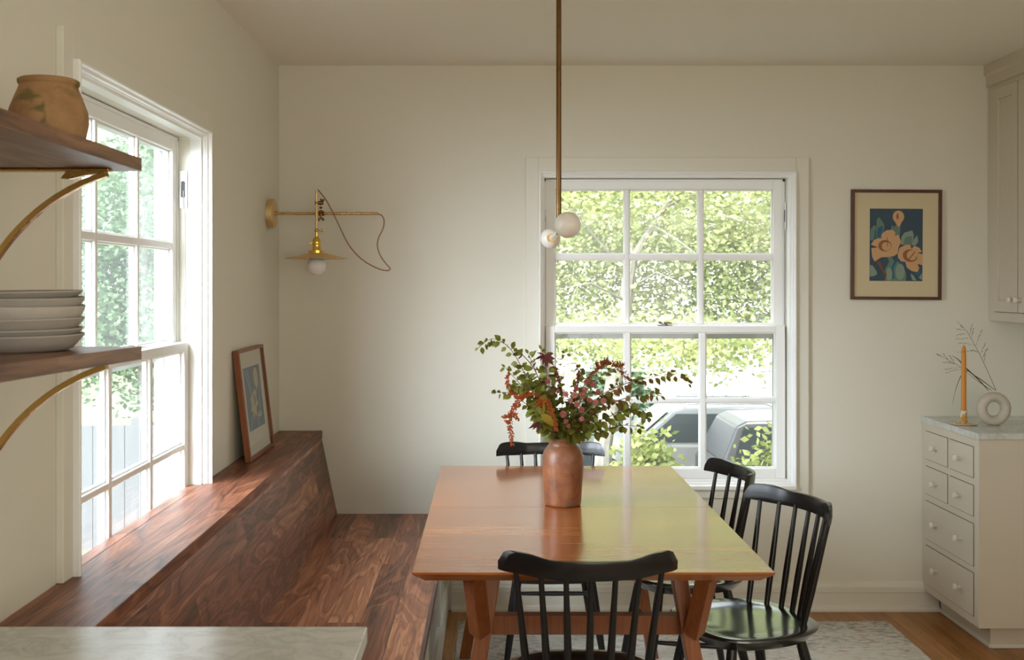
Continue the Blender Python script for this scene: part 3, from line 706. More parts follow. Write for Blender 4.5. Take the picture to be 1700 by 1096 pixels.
def plume(pts, label, rad=.0085, spikes=5, mat='amaranth', start=.25, spread=(0, 0), splen=.04, updir=-.3):
    rad *= 1.45; spikes = int(spikes * 1.7)
    path = stempath(pts, spread); t = thing('amaranth_stem', label, 'flower', tuple(MOUTH), group='amaranth plumes in the clay vase')
    rel = [p - MOUTH for p in path]; n0 = int(len(rel) * start)
    s = MB(); s.tube(rel[:n0 + 2], .0018, 6); s.build('stem', M['stem_g'], t, smooth=True)
    pl = MB(); pl.recalc = False
    def fuzz(line, r0):
        m = len(line)
        for i in range(m - 1):
            seg = line[i + 1] - line[i]; k = max(2, int(seg.length / .0016)); f = i / m
            rr = r0 * (.55 + .75 * math.sin(math.pi * min(1, .12 + .8 * f)) * .7) * (1 if f < .85 else .75)
            for j in range(k):
                c = line[i] + seg * (j / k)
                for _ in range(3):
                    o = Vector((rnd(1), rnd(1), rnd(1))).normalized() * rr * random.uniform(.25, 1); q = c + o; h = random.uniform(.0020, .0036)
                    pl.add([q + Vector((h, 0, 0)), q + Vector((-h * .5, h, 0)), q + Vector((-h * .5, -h, 0)), q + Vector((0, 0, h)), q + Vector((0, 0, -h))], [(0, 1, 3), (1, 2, 3), (2, 0, 3), (1, 0, 4), (2, 1, 4), (0, 2, 4)])
    fuzz(rel[n0:], rad)
    for q in range(spikes):
        i = n0 + int((len(rel) - n0 - 3) * random.uniform(.05, .75)); d = Vector((rnd(1), rnd(.6), updir + rnd(.5))).normalized(); L = splen * random.uniform(.5, 1.1)
        fuzz([rel[i] + d * L * a + Vector((0, 0, -.2 * L * a * a)) for a in (0, .25, .5, .75, 1)], rad * .52)
    pl.build('plume', M[mat], t)
plume([P(910, 690, -.05), P(893, 655, -.07), P(872, 652, -.08), P(855, 668, -.08), P(846, 690, -.08), P(847, 715, -.07), P(849, 735, -.07)], 'orange amaranth plume hanging longest, down to the far chair back at left', .0095, 7, start=.36, updir=.1)
plume([P(905, 685, -.02), P(880, 655, -.04), P(858, 655, -.05), P(844, 643, -.05), P(841, 626, -.05), P(845, 618, -.05)], 'orange amaranth plume curling upward at the left edge', .0062, 4, start=.40, updir=.4, splen=.025)
plume([P(915, 690, -.08), P(895, 662, -.10), P(905, 660, -.115), P(914, 685, -.12), P(920, 708, -.12)], 'short orange amaranth plume bending down just left of the rim', .0095, 2, start=.42, splen=.02)
plume([P(955, 690, .0), P(970, 640), P(988, 616), P(1008, 604), P(1025, 608), P(1036, 622), P(1048, 634)], 'rust amaranth plume arching over the right, with upright spikes', .0085, 6, 'amaranth_r', start=.42, updir=.9)
plume([P(945, 690, .03), P(958, 645, .03), P(962, 620, .03), P(958, 608, .03)], 'upright rust amaranth spike in front of the window, next to the arching plume', .006, 3, 'amaranth_r', start=.55, updir=1.1, splen=.03)
plume([P(935, 690, .03), P(932, 650, .04), P(925, 620, .05), P(922, 612, .05)], 'rust amaranth plume standing in the middle of the bouquet', .009, 5, 'amaranth_r', start=.5, updir=.9, splen=.03)
def mums(stem, heads, label, spread=(0, 0)):
    path = stempath(stem, spread); t = thing('chrysanthemum_stem', label, 'flower', tuple(MOUTH), group='pink chrysanthemum sprays in the clay vase')
    rel = [p - MOUTH for p in path]; s = MB(); s.tube(rel, .0016, 6)
    for (x, y, dy, r) in heads:
        hp = P(x, y, dy) - MOUTH; i = min(range(len(rel) // 2, len(rel)), key=lambda q: (rel[q] - hp).length + (0 if rel[q].z < hp.z - .01 else .1))
        s.tube(smooth_path([rel[i], (rel[i] + hp) / 2 + Vector((0, 0, -.008)), hp + Vector((0, .003, -.002))], 4), .0011, 5)
    s.build('stem', M['stem_g'], t, smooth=True)
    for (x, y, dy, r) in heads:
        r *= 1.2; hp = P(x, y, dy) - MOUTH; fl = MB(); fl.recalc = False
        ax = Vector((rnd(.5), -.85, .45 + rnd(.4))).normalized(); u = ax.orthogonal().normalized(); v = ax.cross(u)
        for ringi, (rr, n, tilt) in enumerate(((1, 16, .15), (.78, 13, .5), (.52, 10, .9))):
            for q in range(n):
                g = 6.283 * (q + .5 * ringi) / n; d = (u * math.cos(g) + v * math.sin(g)) + ax * tilt
                leaf(fl, hp + ax * .001 * ringi, d, ax, r * rr * random.uniform(.9, 1.1), r * .34, cup=.1)
        h = fl.build('flower_head', M['petal'], t, smooth=True)
        c = MB(); c.sphere(tuple(hp + ax * r * .18), r * .34, 10, 6); c.build('flower_heart', M['petal_c'], h, smooth=True)
    lf = MB(); lf.recalc = False
    for q in range(9):
        i = int(len(rel) * random.uniform(.35, .85)); d = Vector((rnd(1), rnd(1), rnd(.5) + .3)); leaf(lf, rel[i], d, (rnd(.4), -.7, .5), random.uniform(.016, .03), .008)
    lf.build('leaves', M['leaf_g'], t, smooth=True)
mums([P(938, 690, -.05), P(945, 665, -.06), P(950, 650, -.06)], [(937, 651, -.075, .0105), (951, 652, -.08, .0115), (945, 662, -.07, .008), (954, 642, -.06, .011)], 'pink chrysanthemum spray with four heads at the centre of the bouquet', (.0, -.01))
mums([P(945, 690, -.06), P(957, 670, -.08), P(963, 655, -.08)], [(964, 652, -.085, .0115), (961, 675, -.10, .0115), (955, 667, -.08, .0105)], 'pink chrysanthemum spray right of centre, one head facing forward alone', (.008, -.01))
mums([P(935, 705, -.07), P(934, 695, -.08), P(934, 686, -.09)], [(932, 682, -.1, .0115), (936, 694, -.1, .0085), (940, 701, -.1, .0075)], 'short pink chrysanthemum spray low over the vase rim', (-.004, -.02))
mums([P(950, 690, -.03), P(968, 655, -.04), P(978, 638, -.04)], [(972, 632, -.05, .0115), (982, 636, -.05, .0115), (990, 648, -.06, .0105), (969, 644, -.05, .0105)], 'pink chrysanthemum spray under the rust plume arch', (.012, 0))
mums([P(955, 700, -.05), P(975, 675, -.07), P(990, 662, -.07)], [(985, 664, -.08, .0105), (998, 662, -.08, .010), (975, 660, -.08, .010), (962, 690, -.1, .0095)], 'pink chrysanthemum spray at right among green leaves', (.014, -.008))
mums([P(925, 690, -.03), P(918, 660, -.04), P(912, 640, -.04)], [(908, 631, -.05, .0105), (915, 650, -.06, .008), (898, 643, -.05, .007), (925, 648, -.05, .007)], 'pink chrysanthemum spray left of centre, beneath the burgundy leaf', (-.01, 0))
def palm(stem, hub, L, label, dirs, mat='burg', small=()):
    path = stempath(stem); t = thing('maple_twig', label, 'flower', tuple(MOUTH), group='burgundy leaf twigs in the clay vase')
    rel = [p - MOUTH for p in path]; s = MB(); s.tube(rel, .0015, 6); s.build('stem', M['burg'], t, smooth=True)
    lf = MB(); lf.recalc = False
    for g, k in dirs: leaf(lf, rel[-1], (math.cos(R(g)), -.25, math.sin(R(g))), (0, -1, .2), L * k, L * k * .24, .1)
    for f, g, k in small: leaf(lf, rel[int(f * (len(rel) - 1))], (math.cos(R(g)), -.2, math.sin(R(g))), (0, -1, .3), L * k, L * k * .3, .1)
    lf.build('leaves', M[mat], t, smooth=True)
palm([P(920, 680, .0), P(908, 630, -.03), P(903, 588, -.04)], None, .055, 'twig topped by a large drooping burgundy maple leaf', [(8, .6), (-20, .75), (-48, .9), (-75, .85), (-100, .7), (160, .5), (205, .7), (-130, .5)], small=((.75, 200, .5), (.7, 20, .4), (.6, 170, .4)))
palm([P(912, 712, -.06), P(898, 700, -.09), P(893, 696, -.1)], None, .042, 'low twig with a burgundy maple leaf hanging left of the rim', [(190, .55), (206, 1.0), (225, .8), (262, .9), (150, .6), (285, .5)])
palm([P(925, 690, .02), P(900, 640, .02), P(885, 610, .02), P(868, 590, .02)], None, .03, 'thin twig of small dark red leaves left of centre', [(170, 1), (120, .7), (220, .8)], small=((.8, 60, .7), (.72, 200, .7), (.65, 90, .7), (.88, 30, .6)))
yl = thing('yellow_leaf_stem', 'broad yellow leaf on a short stem, folded over the left of the rim', 'flower', tuple(MOUTH))
pth = [p - MOUTH for p in stempath([P(915, 700, -.08), P(910, 690, -.11), P(895, 681, -.13)])]
s = MB(); s.tube(pth, .0014, 6); s.build('stem', M['stem_g'], yl, smooth=True)
lf = MB(); lf.recalc = False; leaf(lf, pth[-1], (.85, -.1, -.6), (.3, -.8, .5), .058, .034, .15); leaf(lf, pth[-3], (.1, -.2, 1), (.5, -.8, .2), .05, .012, .1); lf.build('leaves', M['yleaf'], yl, smooth=True)

# ------------------------------------------------------------------ pendant lamp
PX, PZ = .230, 1.7105
pd = thing('pendant_lamp', 'brass pendant lamp with a white globe at each end of its bar, over the table', 'lamp', (PX, 3.742, ZC))
def Z(z): return z - ZC
MB().lathe([(0, 0), (.06, 0), (.06, -.018), (.055, -.024), (0, -.024)], 40, (0, 0, -.0005)).build('canopy', M['brass_dark'], pd, smooth=True)
k = MB(); k.tube([(0, 0, -.02), (0, 0, Z(1.70))], .0088, 20); k.build('rod', M['brass_dark'], pd, smooth=True)
k = MB(); k.tube([(0, -.425, Z(PZ + .002)), (0, .49, Z(PZ - .002))], .0085, 16); k.build('bar', M['opal'], pd, smooth=True)  # cream colour stands in for light reflected on the brass bar
for y, s_ in ((-.44, -1), (.525, 1)):
    y0 = y - s_ * .040
    k = MB(); k.tube([(0, y0 - s_ * .022, Z(PZ)), (0, y0 - s_ * .012, Z(PZ)), (0, y0 - s_ * .012, Z(PZ)), (0, y0 + s_ * .004, Z(PZ))], [.013, .0155, .0165, .0165], 24); sk = k.build('socket', M['brass'], pd, smooth=True)
    MB().sphere((0, y, Z(PZ)), .040, 32, 20).build('globe', M['opal'], pd, smooth=True)

# ------------------------------------------------------------------ wall sconce
SY, SZ = 4.84, 1.8455
sc = thing('wall_sconce', 'brass swing-arm wall sconce with a flat round shade, on the left wall', 'lamp', (XL, SY, SZ))
sx = lambda px: (px - 817) / 372 + 1.0
szz = lambda py: 1.53 - (py - 472) / 372 - SZ
k = MB(); n = 48
k.add([], []); pts = [(.0005, 0), (.0005, .066), (.026, .066), (.030, .062), (.030, 0)]
k.lathe([(.0, 0), (.066, 0), (.066, .026), (.062, .030), (0, .030)], 48); k.v = [(z + .0005, x, y) for x, y, z in k.v]; k.build('wall_plate', M['brass_pale'], sc, smooth=True)
k = MB(); k.tube([(.030, 0, 0), (.036, 0, 0), (.036, 0, 0), (sx(628), 0, 0)], [.010, .010, .0063, .0063], 14); k.build('arm', M['brass'], sc, smooth=True)
STX = sx(526.5)
k = MB(); k.tube([(STX, -.015, szz(316)), (STX, -.015, szz(383))], .0060, 14); k.build('stem', M['brass_pale'], sc, smooth=True)
k = MB(); cx = sx(533)
for py, r in ((338, .010), (345, .007), (352, .010)): k.sphere((cx, -.008, szz(py)), r, 14, 8, (1, 1, .8))
k.tube([(STX - .008, -.015, szz(337)), (cx + .012, -.008, szz(337))], .008, 12); k.tube([(cx - .010, 0, 0), (cx + .014, 0, 0)], .0105, 14)
k.tube([(cx, -.008, szz(355)), (cx, -.008, szz(364))], .005, 10); k.tube([(cx - .012, -.008, szz(367)), (cx, -.008, szz(361)), (cx + .013, -.008, szz(366))], [.006, .004, .006], 10)
k.tube([(cx, -.008, szz(336)), (cx, -.008, szz(330))], [.003, .0035], 8); k.tube([(cx + .004, -.008, szz(333)), (cx + .016, -.008, szz(332))], [.003, .005], 8)
k.build('swivel_clamp', M['brass_dark'], sc, smooth=True)
k = MB(); k.sphere((STX, -.015, szz(383)), .0095, 16, 10); k.tube([(STX, -.015, szz(383)), (STX + .020, -.015, szz(383)), (STX + .020, -.015, szz(383)), (STX + .028, -.015, szz(383))], [.003, .003, .007, .006], 12); k.build('joint', M['brass'], sc, smooth=True)
z0 = szz(429)
k = MB(); k.lathe([(.006, szz(386)), (.006, szz(393)), (.014, szz(396)), (.0185, szz(401)), (.0185, szz(405)), (.0175, szz(406)), (.0175, szz(412)), (.019, szz(413)), (.019, szz(418)), (.0, szz(418))], 28, (STX, -.015, 0))
so = k.build('socket', M['brass_shine'], sc, smooth=True)
k = MB(); k.tube([(STX - .017, -.018, szz(403)), (STX - .026, -.022, szz(404)), (STX - .032, -.024, szz(406))], [.003, .0035, .005], 8); k.build('switch_key', M['brass_shine'], so, smooth=True)
k = MB(); k.lathe([(.034, szz(417)), (.035, szz(416.3)), (.035, szz(421)), (.032, szz(421.5)), (.032, szz(417))], 32, (STX, -.015, 0), closed=True); k.build('shade_holder', M['brass_shine'], so, smooth=True)
k = MB(); k.lathe([(.030, szz(420)), (.045, szz(421)), (.085, szz(425)), (.125, szz(428.2)), (.1395, szz(429.3)), (.140, szz(430)), (.125, szz(429.2)), (.085, szz(426)), (.045, szz(422)), (.030, szz(421))], 64, (STX, -.015, 0), closed=True); k.build('shade', M['brass_pale'], sc, smooth=True)
k = MB(); k.sphere((STX, -.015, szz(441)), .0425, 28, 16); k.tube([(STX, -.015, szz(428)), (STX, -.015, szz(418))], [.026, .015], 20); k.build('bulb', M['frost'], sc, smooth=True)
cp = [(627, 355.5), (634, 358), (638, 367), (636, 380), (629, 395), (627, 409), (632, 425), (642, 439), (648, 446), (643, 449.5), (628, 446), (607, 435), (590, 420), (576, 401), (563, 374), (551, 349), (541, 331), (533, 321), (528, 315.5), (526.5, 318)]
k = MB(); k.tube(smooth_path([(sx(a), -.010, szz(b)) for a, b in cp], 5), .0032, 8); k.build('cord', M['cord'], sc, smooth=True)

# ------------------------------------------------------------------ framed prints
def colmat(n, c): return paint(n, c, .75, .01)
ART = dict(navy=colmat('print_navy', (.045, .085, .125)), peach=colmat('print_peach', (.68, .40, .205)), teal=colmat('print_teal', (.14, .24, .20)), blue=colmat('print_blue', (.03, .13, .22)),
           brown=colmat('print_brown', (.30, .13, .06)), pale=colmat('print_pale_green', (.26, .35, .27)), rust=colmat('print_rust', (.22, .085, .035)),
           grey=colmat('print_greyblue', (.22, .28, .33)), cream=colmat('print_cream', (.55, .50, .33)), lgrey=colmat('print_light_blue', (.33, .40, .42)))
def ell(cx, cy, rx, ry, n=20, rot=0):
    return [(cx + rx * math.cos(a) * math.cos(rot) - ry * math.sin(a) * math.sin(rot), cy + rx * math.cos(a) * math.sin(rot) + ry * math.sin(a) * math.cos(rot)) for a in [2 * math.pi * i / n for i in range(n)]]
def framed(name, label, w, h, fw, ft, art_rect, shapes, src, fm, bg, matm):
    """local: x right, z up, y = into the wall; back at y=0"""
    t = thing(name, label, 'picture')
    f = MB()
    f.box(-w / 2, -w / 2 + fw, -ft, 0, 0, h); f.box(w / 2 - fw, w / 2, -ft, 0, 0, h); f.box(-w / 2 + fw, w / 2 - fw, -ft, 0, 0, fw); f.box(-w / 2 + fw, w / 2 - fw, -ft, 0, h - fw, h)
    f.build('frame', fm, t, bevel=.0015)
    MB().box(-w / 2 + fw, w / 2 - fw, -.010, -.002, fw, h - fw).build('mat', matm, t)
    x0, x1, z0, z1 = art_rect; sx0, sx1, sy0, sy1 = src
    def mp(p, d): return (x0 + (p[0] - sx0) / (sx1 - sx0) * (x1 - x0), -.0105 - d, z1 - (p[1] - sy0) / (sy1 - sy0) * (z1 - z0))
    a = MB(); a.recalc = False; mats = [bg]; a.ngon([mp(p, 0) for p in ((sx0, sy1), (sx1, sy1), (sx1, sy0), (sx0, sy0))])
    for i, (m, poly) in enumerate(shapes):
        if ART[m] not in mats: mats.append(ART[m])
        a.cur = mats.index(ART[m]); poly = [(min(max(p[0], sx0), sx1), min(max(p[1], sy0), sy1)) for p in poly]
        a.ngon([mp(p, .00004 * (i + 1)) for p in poly])
    a.build('print', mats, t)
    g = MB(); g.recalc = False; g.ngon([(-w / 2 + fw, -ft + .004, fw), (w / 2 - fw, -ft + .004, fw), (w / 2 - fw, -ft + .004, h - fw), (-w / 2 + fw, -ft + .004, h - fw)]); g.build('glass', M['picglass'], t)
    return t
sh1 = [('teal', [(232, 500), (238, 410), (268, 376), (286, 388), (290, 470), (250, 512)]), ('blue', [(270, 480), (275, 420), (290, 400), (300, 480)]), ('teal', [(286, 490), (290, 330), (308, 305), (340, 345), (357, 378), (350, 440), (322, 500)]), ('blue', [(290, 480), (300, 400), (340, 380), (345, 420), (322, 490)]),
       ('teal', [(410, 420), (420, 375), (440, 390), (470, 370), (498, 380), (490, 470), (445, 470)]), ('pale', [(500, 545), (505, 480), (530, 440), (600, 420), (613, 462), (600, 545)]), ('teal', [(520, 540), (540, 480), (600, 470), (595, 545)]), ('pale', [(598, 552), (612, 498), (642, 462), (652, 515), (632, 548)]),
       ('peach', ell(478, 303, 50, 54) ), ('peach', [(440, 330), (516, 330), (495, 375), (480, 392), (462, 372)]), ('rust', ell(470, 300, 8, 28)),
       ('teal', [(365, 858), (365, 760), (400, 690), (380, 650), (420, 650), (450, 700), (480, 690), (530, 740), (550, 800), (545, 858)]), ('blue', [(430, 840), (418, 740), (468, 650), (485, 660), (437, 750), (448, 840)]), ('blue', [(510, 770), (500, 700), (530, 690), (535, 760)]), ('pale', ell(495, 780, 40, 70)), ('pale', ell(400, 800, 28, 55)),
       ('pale', [(232, 720), (258, 728), (290, 775), (297, 800), (270, 818), (232, 822)]), ('rust', [(285, 690), (320, 690), (352, 760), (380, 800), (372, 850), (338, 770)]), ('pale', [(585, 795), (612, 810), (640, 855), (600, 850)]), ('pale', [(655, 830), (686, 790), (686, 850)]), ('blue', [(620, 790), (670, 770), (680, 800), (640, 815)]),
       ('peach', [(330, 492), (332, 455), (375, 420), (430, 417), (452, 440), (447, 470), (480, 458), (503, 522), (482, 562), (472, 622), (440, 645), (390, 652), (330, 655), (275, 692), (252, 655), (244, 575), (303, 570), (240, 547), (268, 502), (308, 490)]), ('brown', ell(362, 555, 58, 50)), ('peach', ell(375, 560, 40, 38)), ('rust', [(375, 480), (380, 480), (390, 560), (384, 562)]), ('rust', [(360, 520), (392, 512), (394, 518), (362, 526)]),
       ('peach', [(474, 625), (490, 572), (540, 546), (584, 545), (592, 582), (617, 552), (660, 570), (684, 605), (640, 618), (690, 624), (690, 722), (645, 710), (663, 748), (645, 782), (595, 772), (552, 742), (540, 692), (502, 690), (476, 655)]), ('brown', ell(582, 640, 66, 54, rot=.25)), ('peach', ell(598, 636, 46, 44)), ('rust', [(560, 680), (622, 600), (628, 604), (566, 686)]), ('rust', [(590, 620), (640, 660), (600, 690), (636, 660)])]
p1 = framed('framed_print', 'framed floral print on dark blue ground, hung on the back wall right of the window', .423, .516, .0145, .020, (-.124, .124, .088, .427), sh1, (230, 690, 233, 860), M['frame2'], ART['navy'], M['mat'])
p1.location = (1.891, YB - .0005, 1.457); p1.rotation_euler = (0, R(.35), 0)
sh2 = [('lgrey', [(.05, .02), (.12, .02), (.40, .5), (.36, .52)]), ('lgrey', [(.2, .02), (.26, .02), (.42, .45), (.40, .46)]), ('lgrey', [(.85, .30), (.92, .30), (.80, .75), (.74, .75)]), ('lgrey', [(.05, 1), (.12, 1), (.40, .70), (.38, .68)]), ('lgrey', [(.6, 1), (.66, 1), (.55, .72), (.52, .74)]),
       ('cream', ell(.72, .20, .14, .17)), ('cream', [(.62, .26), (.84, .26), (.70, .42)]), ('cream', [(.40, .45), (.55, .36), (.66, .42), (.62, .55), (.70, .62), (.56, .68), (.54, .82), (.44, .76), (.36, .86), (.34, .72), (.22, .70), (.30, .60), (.24, .50)]), ('lgrey', ell(.50, .55, .06, .10)), ('brown', [(.50, .47), (.53, .47), (.55, .58), (.52, .58)]), ('cream', ell(.74, .80, .14, .05)), ('lgrey', ell(.74, .785, .12, .03))]
M['mat2'] = paint('mat_board_pale', (.66, .64, .52), .8, .02)
p2 = framed('framed_print', 'framed pale grey-blue flower print leaning on the bench ledge against the left wall', .452, .432, .013, .024, (-.135, .150, .105, .355), sh2, (0, 1, 0, 1), M['frame'], ART['grey'], M['mat2'])
p2.location = (-.9475, 4.385, .8436); p2.rotation_mode = 'QUATERNION'
tl = R(6.6); Xl = Vector((0, 1, 0)); Zl = Vector((-math.sin(tl), 0, math.cos(tl))); Yl = Zl.cross(Xl)
p2.rotation_quaternion = Matrix((Xl, Yl, Zl)).transposed().to_quaternion()

# ------------------------------------------------------------------ drawer cabinet on the right
CX, CY0 = 2.02, 4.50
db = thing('drawer_cabinet', 'greige base cabinet of small drawers with cream knobs, in the right corner', 'cabinet', (CX, CY0, 0))
q = MB(); q.box(0, XR - CX - .001, 0, YB - CY0 - .001, .10, .8845); q.build('body', M['cab'], db, bevel=.0015)
q = MB(); q.box(.075, XR - CX - .001, .06, YB - CY0 - .03, 0, .10); q.build('toe_kick', M['cab'], db); 
q = MB(); q.box(.067, .075, .052, YB - CY0 - .03, 0, .018); q.box(.075, XR - CX - .001, .052, .06, 0, .018); q.build('shoe_molding', M['casing'], db, bevel=.003)
M['gap'] = plain('drawer_gap', (.035, .027, .02), .8)
def drawer(y0, y1, z0, z1, knobs):
    y0 -= CY0; y1 -= CY0; g = .0022
    d = MB().box(-.0035, -.0005, y0, y1, z0, z1).build('drawer', M['cab'], db, bevel=.0008)
    r = MB(); a = -.0012; bq = -.0006
    r.box(a, bq, y0 - g, y1 + g, z1, z1 + g); r.box(a, bq, y0 - g, y1 + g, z0 - g, z0); r.box(a, bq, y0 - g, y0, z0, z1); r.box(a, bq, y1, y1 + g, z0, z1); r.build('reveal_gap', M['gap'], d)
    for ky, kz in knobs:
        k = MB(); k.lathe([(.0, 0), (.006, 0), (.0045, .010), (.006, .015), (.0125, .019), (.0145, .025), (.012, .030), (0, .032)], 20); k.v = [(-z - .0035, ky - CY0 + x, kz + y) for x, y, z in k.v]; k.build('knob', M['knob'], d, smooth=True)
for z0, z1 in ((.7187, .847), (.557, .685)):
    drawer(4.806, 5.045, z0, z1, [(4.92, (z0 + z1) / 2)]); drawer(4.548, 4.781, z0, z1, [(4.67, (z0 + z1) / 2)])
for z0, z1 in ((.347, .524), (.137, .317)):
    drawer(4.548, 5.045, z0, z1, [(4.92, (z0 + z1) / 2), (4.67, (z0 + z1) / 2)])
tag(MB().box(CX - .008, XR - .001, CY0 - .008, YB - .001, .8847, .911).build('worktop', M['marble'], bevel=.003), 'grey-veined marble worktop on the drawer cabinet, under the candle', 'worktop')
uc = thing('wall_cabinet', 'greige wall cabinet with shaker doors, in the upper right corner', 'cabinet', (2.33, YB - .001, 1.36))
q = MB(); q.box(0, XR - 2.33 - .001, -1.35, 0, 0, ZC - 1.36 - .001); q.build('body', M['cab'], uc, bevel=.0015)
q = MB(); h = ZC - 1.36 - .001
q.prism([(-.022, h), (-.022, h - .045), (-.012, h - .055), (-.012, h - .100), (-.0005, h - .104), (-.0005, h)], 1, -1.35, 0); q.build('crown_molding', M['cab'], uc)
for y0, y1, ky in ((-.302, -.068, -.275), (-.545, -.311, -.335), (-.86, -.60, -.83), (-1.13, -.868, -.90)):
    z0, z1 = .044, 1.07; d = MB(); st = .052
    d.box(-.012, -.0005, y0, y0 + st, z0, z1); d.box(-.012, -.0005, y1 - st, y1, z0, z1); d.box(-.012, -.0005, y0 + st, y1 - st, z0, z0 + st); d.box(-.012, -.0005, y0 + st, y1 - st, z1 - st, z1); d.box(-.004, -.0005, y0 + st, y1 - st, z0 + st, z1 - st)
    o = d.build('door', M['cab'], uc, bevel=.001)
    r = MB(); g = .003; r.box(-.0012, -.0006, y0 - g, y1 + g, z1, z1 + g); r.box(-.0012, -.0006, y0 - g, y1 + g, z0 - g, z0); r.box(-.0012, -.0006, y0 - g, y0, z0, z1); r.box(-.0012, -.0006, y1, y1 + g, z0, z1); r.build('reveal_gap', M['gap'], o)
    k = MB(); k.lathe([(.0, 0), (.006, 0), (.0045, .010), (.006, .015), (.0125, .019), (.0145, .025), (.012, .030), (0, .032)], 20); k.v = [(-z - .012, ky + x, .10 + y) for x, y, z in k.v]; k.build('knob', M['knob'], o, smooth=True)

# ------------------------------------------------------------------ candle, ring vase, dried grass on the right worktop
QS = 376.0; QY = 1800 / QS
qx = lambda px: (px - 817) / QS
qz = lambda py: 1.53 - (py - 472) / QS
hx_, hz_ = qx(1600), .9112
hd = thing('candle_holder', 'mustard and cream glazed candle holder with saucer on the right worktop', 'candle holder', (hx_, QY, hz_))
MB().lathe([(0, 0), (.042, 0), (.056, .003), (.058, .0065), (.055, .0065), (.040, .004), (0, .004)], 40).build('saucer', M['holder_w'], hd, smooth=True)
MB().lathe([(0, .0042), (.040, .0042), (.041, .008), (.018, .010), (.014, .014), (.0135, .062), (.0145, .066), (.011, .066), (.011, .05), (0, .05)], 32).build('cup', M['holder_y'], hd, smooth=True)
cn = thing('taper_candle', 'orange taper candle standing in the mustard glazed holder', 'candle', (hx_, QY, hz_ + .0505))
cz = lambda py: qz(py) - hz_ - .0505
k = MB(); k.lathe([(0, 0), (.0107, 0), (.0108, .05), (.0104, cz(600)), (.0092, cz(580)), (.005, cz(574.5)), (.0, cz(573.5))], 24); k.build('wax', M['candle'], cn, smooth=True)
k = MB(); k.tube([(0, 0, cz(574)), (.0004, 0, cz(571.5))], .0012, 6); k.build('wick', plain('candle_wick', (.55, .42, .25), .9), cn)
rv = MB(); rx_, rz_ = qx(1646), qz(671); RM, rm = .0525, .0215
vs = []; fs = []; n, m = 56, 24
for i in range(n):
    a = 2 * math.pi * i / n
    for j in range(m):
        g = 2 * math.pi * j / m; rr = RM + rm * math.cos(g); vs.append((rr * math.cos(a), rm * 1.25 * math.sin(g), max(rr * math.sin(a), -.0712) + .0712))
for i in range(n):
    for j in range(m): fs.append((i * m + j, ((i + 1) % n) * m + j, ((i + 1) % n) * m + (j + 1) % m, i * m + (j + 1) % m))
rv.add(vs, fs); RVY = QY - .02
rvo = tag(rv.build('ring_vase', M['ring'], smooth=True, loc=(rx_, RVY, hz_ + .0), ang=60), 'matte beige ring-shaped vase holding dried grasses on the right worktop', 'vase')
M['dry'] = plain('dried_grass', (.085, .065, .04), .8); M['blade'] = plain('dark_grass_blade', (.030, .038, .018), .6)
vt = Vector((rx_, RVY, hz_ + .142))
def Q(px, py, dy=0): return Vector((qx(px), RVY + dy, qz(py))) - vt
def spray(name, label, path, sub, r=.0011):
    t = thing(name, label, 'dried grass', tuple(vt), group='dried grasses in the ring vase'); pts = smooth_path(path, 8)
    s = MB(); s.tube(pts, [r * (1.1 - .6 * i / len(pts)) for i in range(len(pts))], 5); s.build('stem', M['dry'], t)
    h = MB()
    for (a, b) in sub:
        p, q_ = Q(*a), Q(*b); ln = [p.lerp(q_, f) + Vector((0, 0, .004 * math.sin(3.14 * f))) for f in (0, .33, .66, 1)]; h.tube(ln, .00045, 4)
        for f in (.35, .55, .72, .88, 1.0):
            c = p.lerp(q_, f) + Vector((rnd(.002), rnd(.003), rnd(.003))); d = (q_ - p).normalized() * .0032; h.tube([c - d, c, c + d], [.0003, .0013, .0003], 5)
    h.build('seed_head', M['dry'], t)
spray('dried_grass_stem', 'tall dried grass spray rising behind the orange candle', [Q(1650, 646) + Vector((0, 0, -.004)), Q(1641, 627), Q(1625, 592), Q(1608, 560), Q(1598, 545), Q(1585, 533)],
      [((1597, 545), (1592, 541)), ((1600, 549), (1585, 546)), ((1604, 554), (1586, 556)), ((1610, 562), (1585, 563)), ((1616, 573), (1588, 569)), ((1620, 583), (1588, 584)), ((1606, 557), (1611, 538)), ((1609, 560), (1613, 546)), ((1617, 574), (1626, 548)), ((1624, 588), (1632, 570)), ((1627, 596), (1636, 578)), ((1622, 586), (1610, 580)), ((1630, 604), (1633, 580))])
spray('dried_grass_stem', 'drooping dried grass spray reaching left past the orange candle', [Q(1643, 646) + Vector((0, .0, -.004)), Q(1625, 634, .02), Q(1606, 618, .03), Q(1590, 606, .03), Q(1572, 596, .03), Q(1555, 588, .03)],
      [((1590, 606, .03), (1577, 603, .03)), ((1596, 611, .03), (1570, 614, .03)), ((1600, 614, .03), (1572, 619, .03)), ((1584, 602, .03), (1568, 602, .03)), ((1577, 599, .03), (1567, 588, .03)), ((1586, 604, .03), (1578, 590, .03)), ((1566, 593, .03), (1556, 588, .03))])
def blade(label, path, w):
    pts = smooth_path(path, 8); n = len(pts); mb = MB()
    mb.tube(pts, [w * min(1, .5 + 3 * i / n) * min(1, .15 + 2.2 * (1 - i / n)) for i in range(n)], 6, aspect=.35, up=(0, 0, 1))
    o = mb.build('grass_blade', M['blade'], loc=tuple(vt), smooth=True); tag(o, label, 'dried grass', 'dried grasses in the ring vase')
blade('dark grass blade, upper of two, crossing behind the candle and curving down at left', [Q(1649, 646) + Vector((0, 0, -.004)), Q(1632, 633, .02), Q(1618, 623, .03), Q(1607, 616, .03), Q(1597, 625, .03), Q(1588, 648, .03), Q(1583, 673, .03)], .0022)
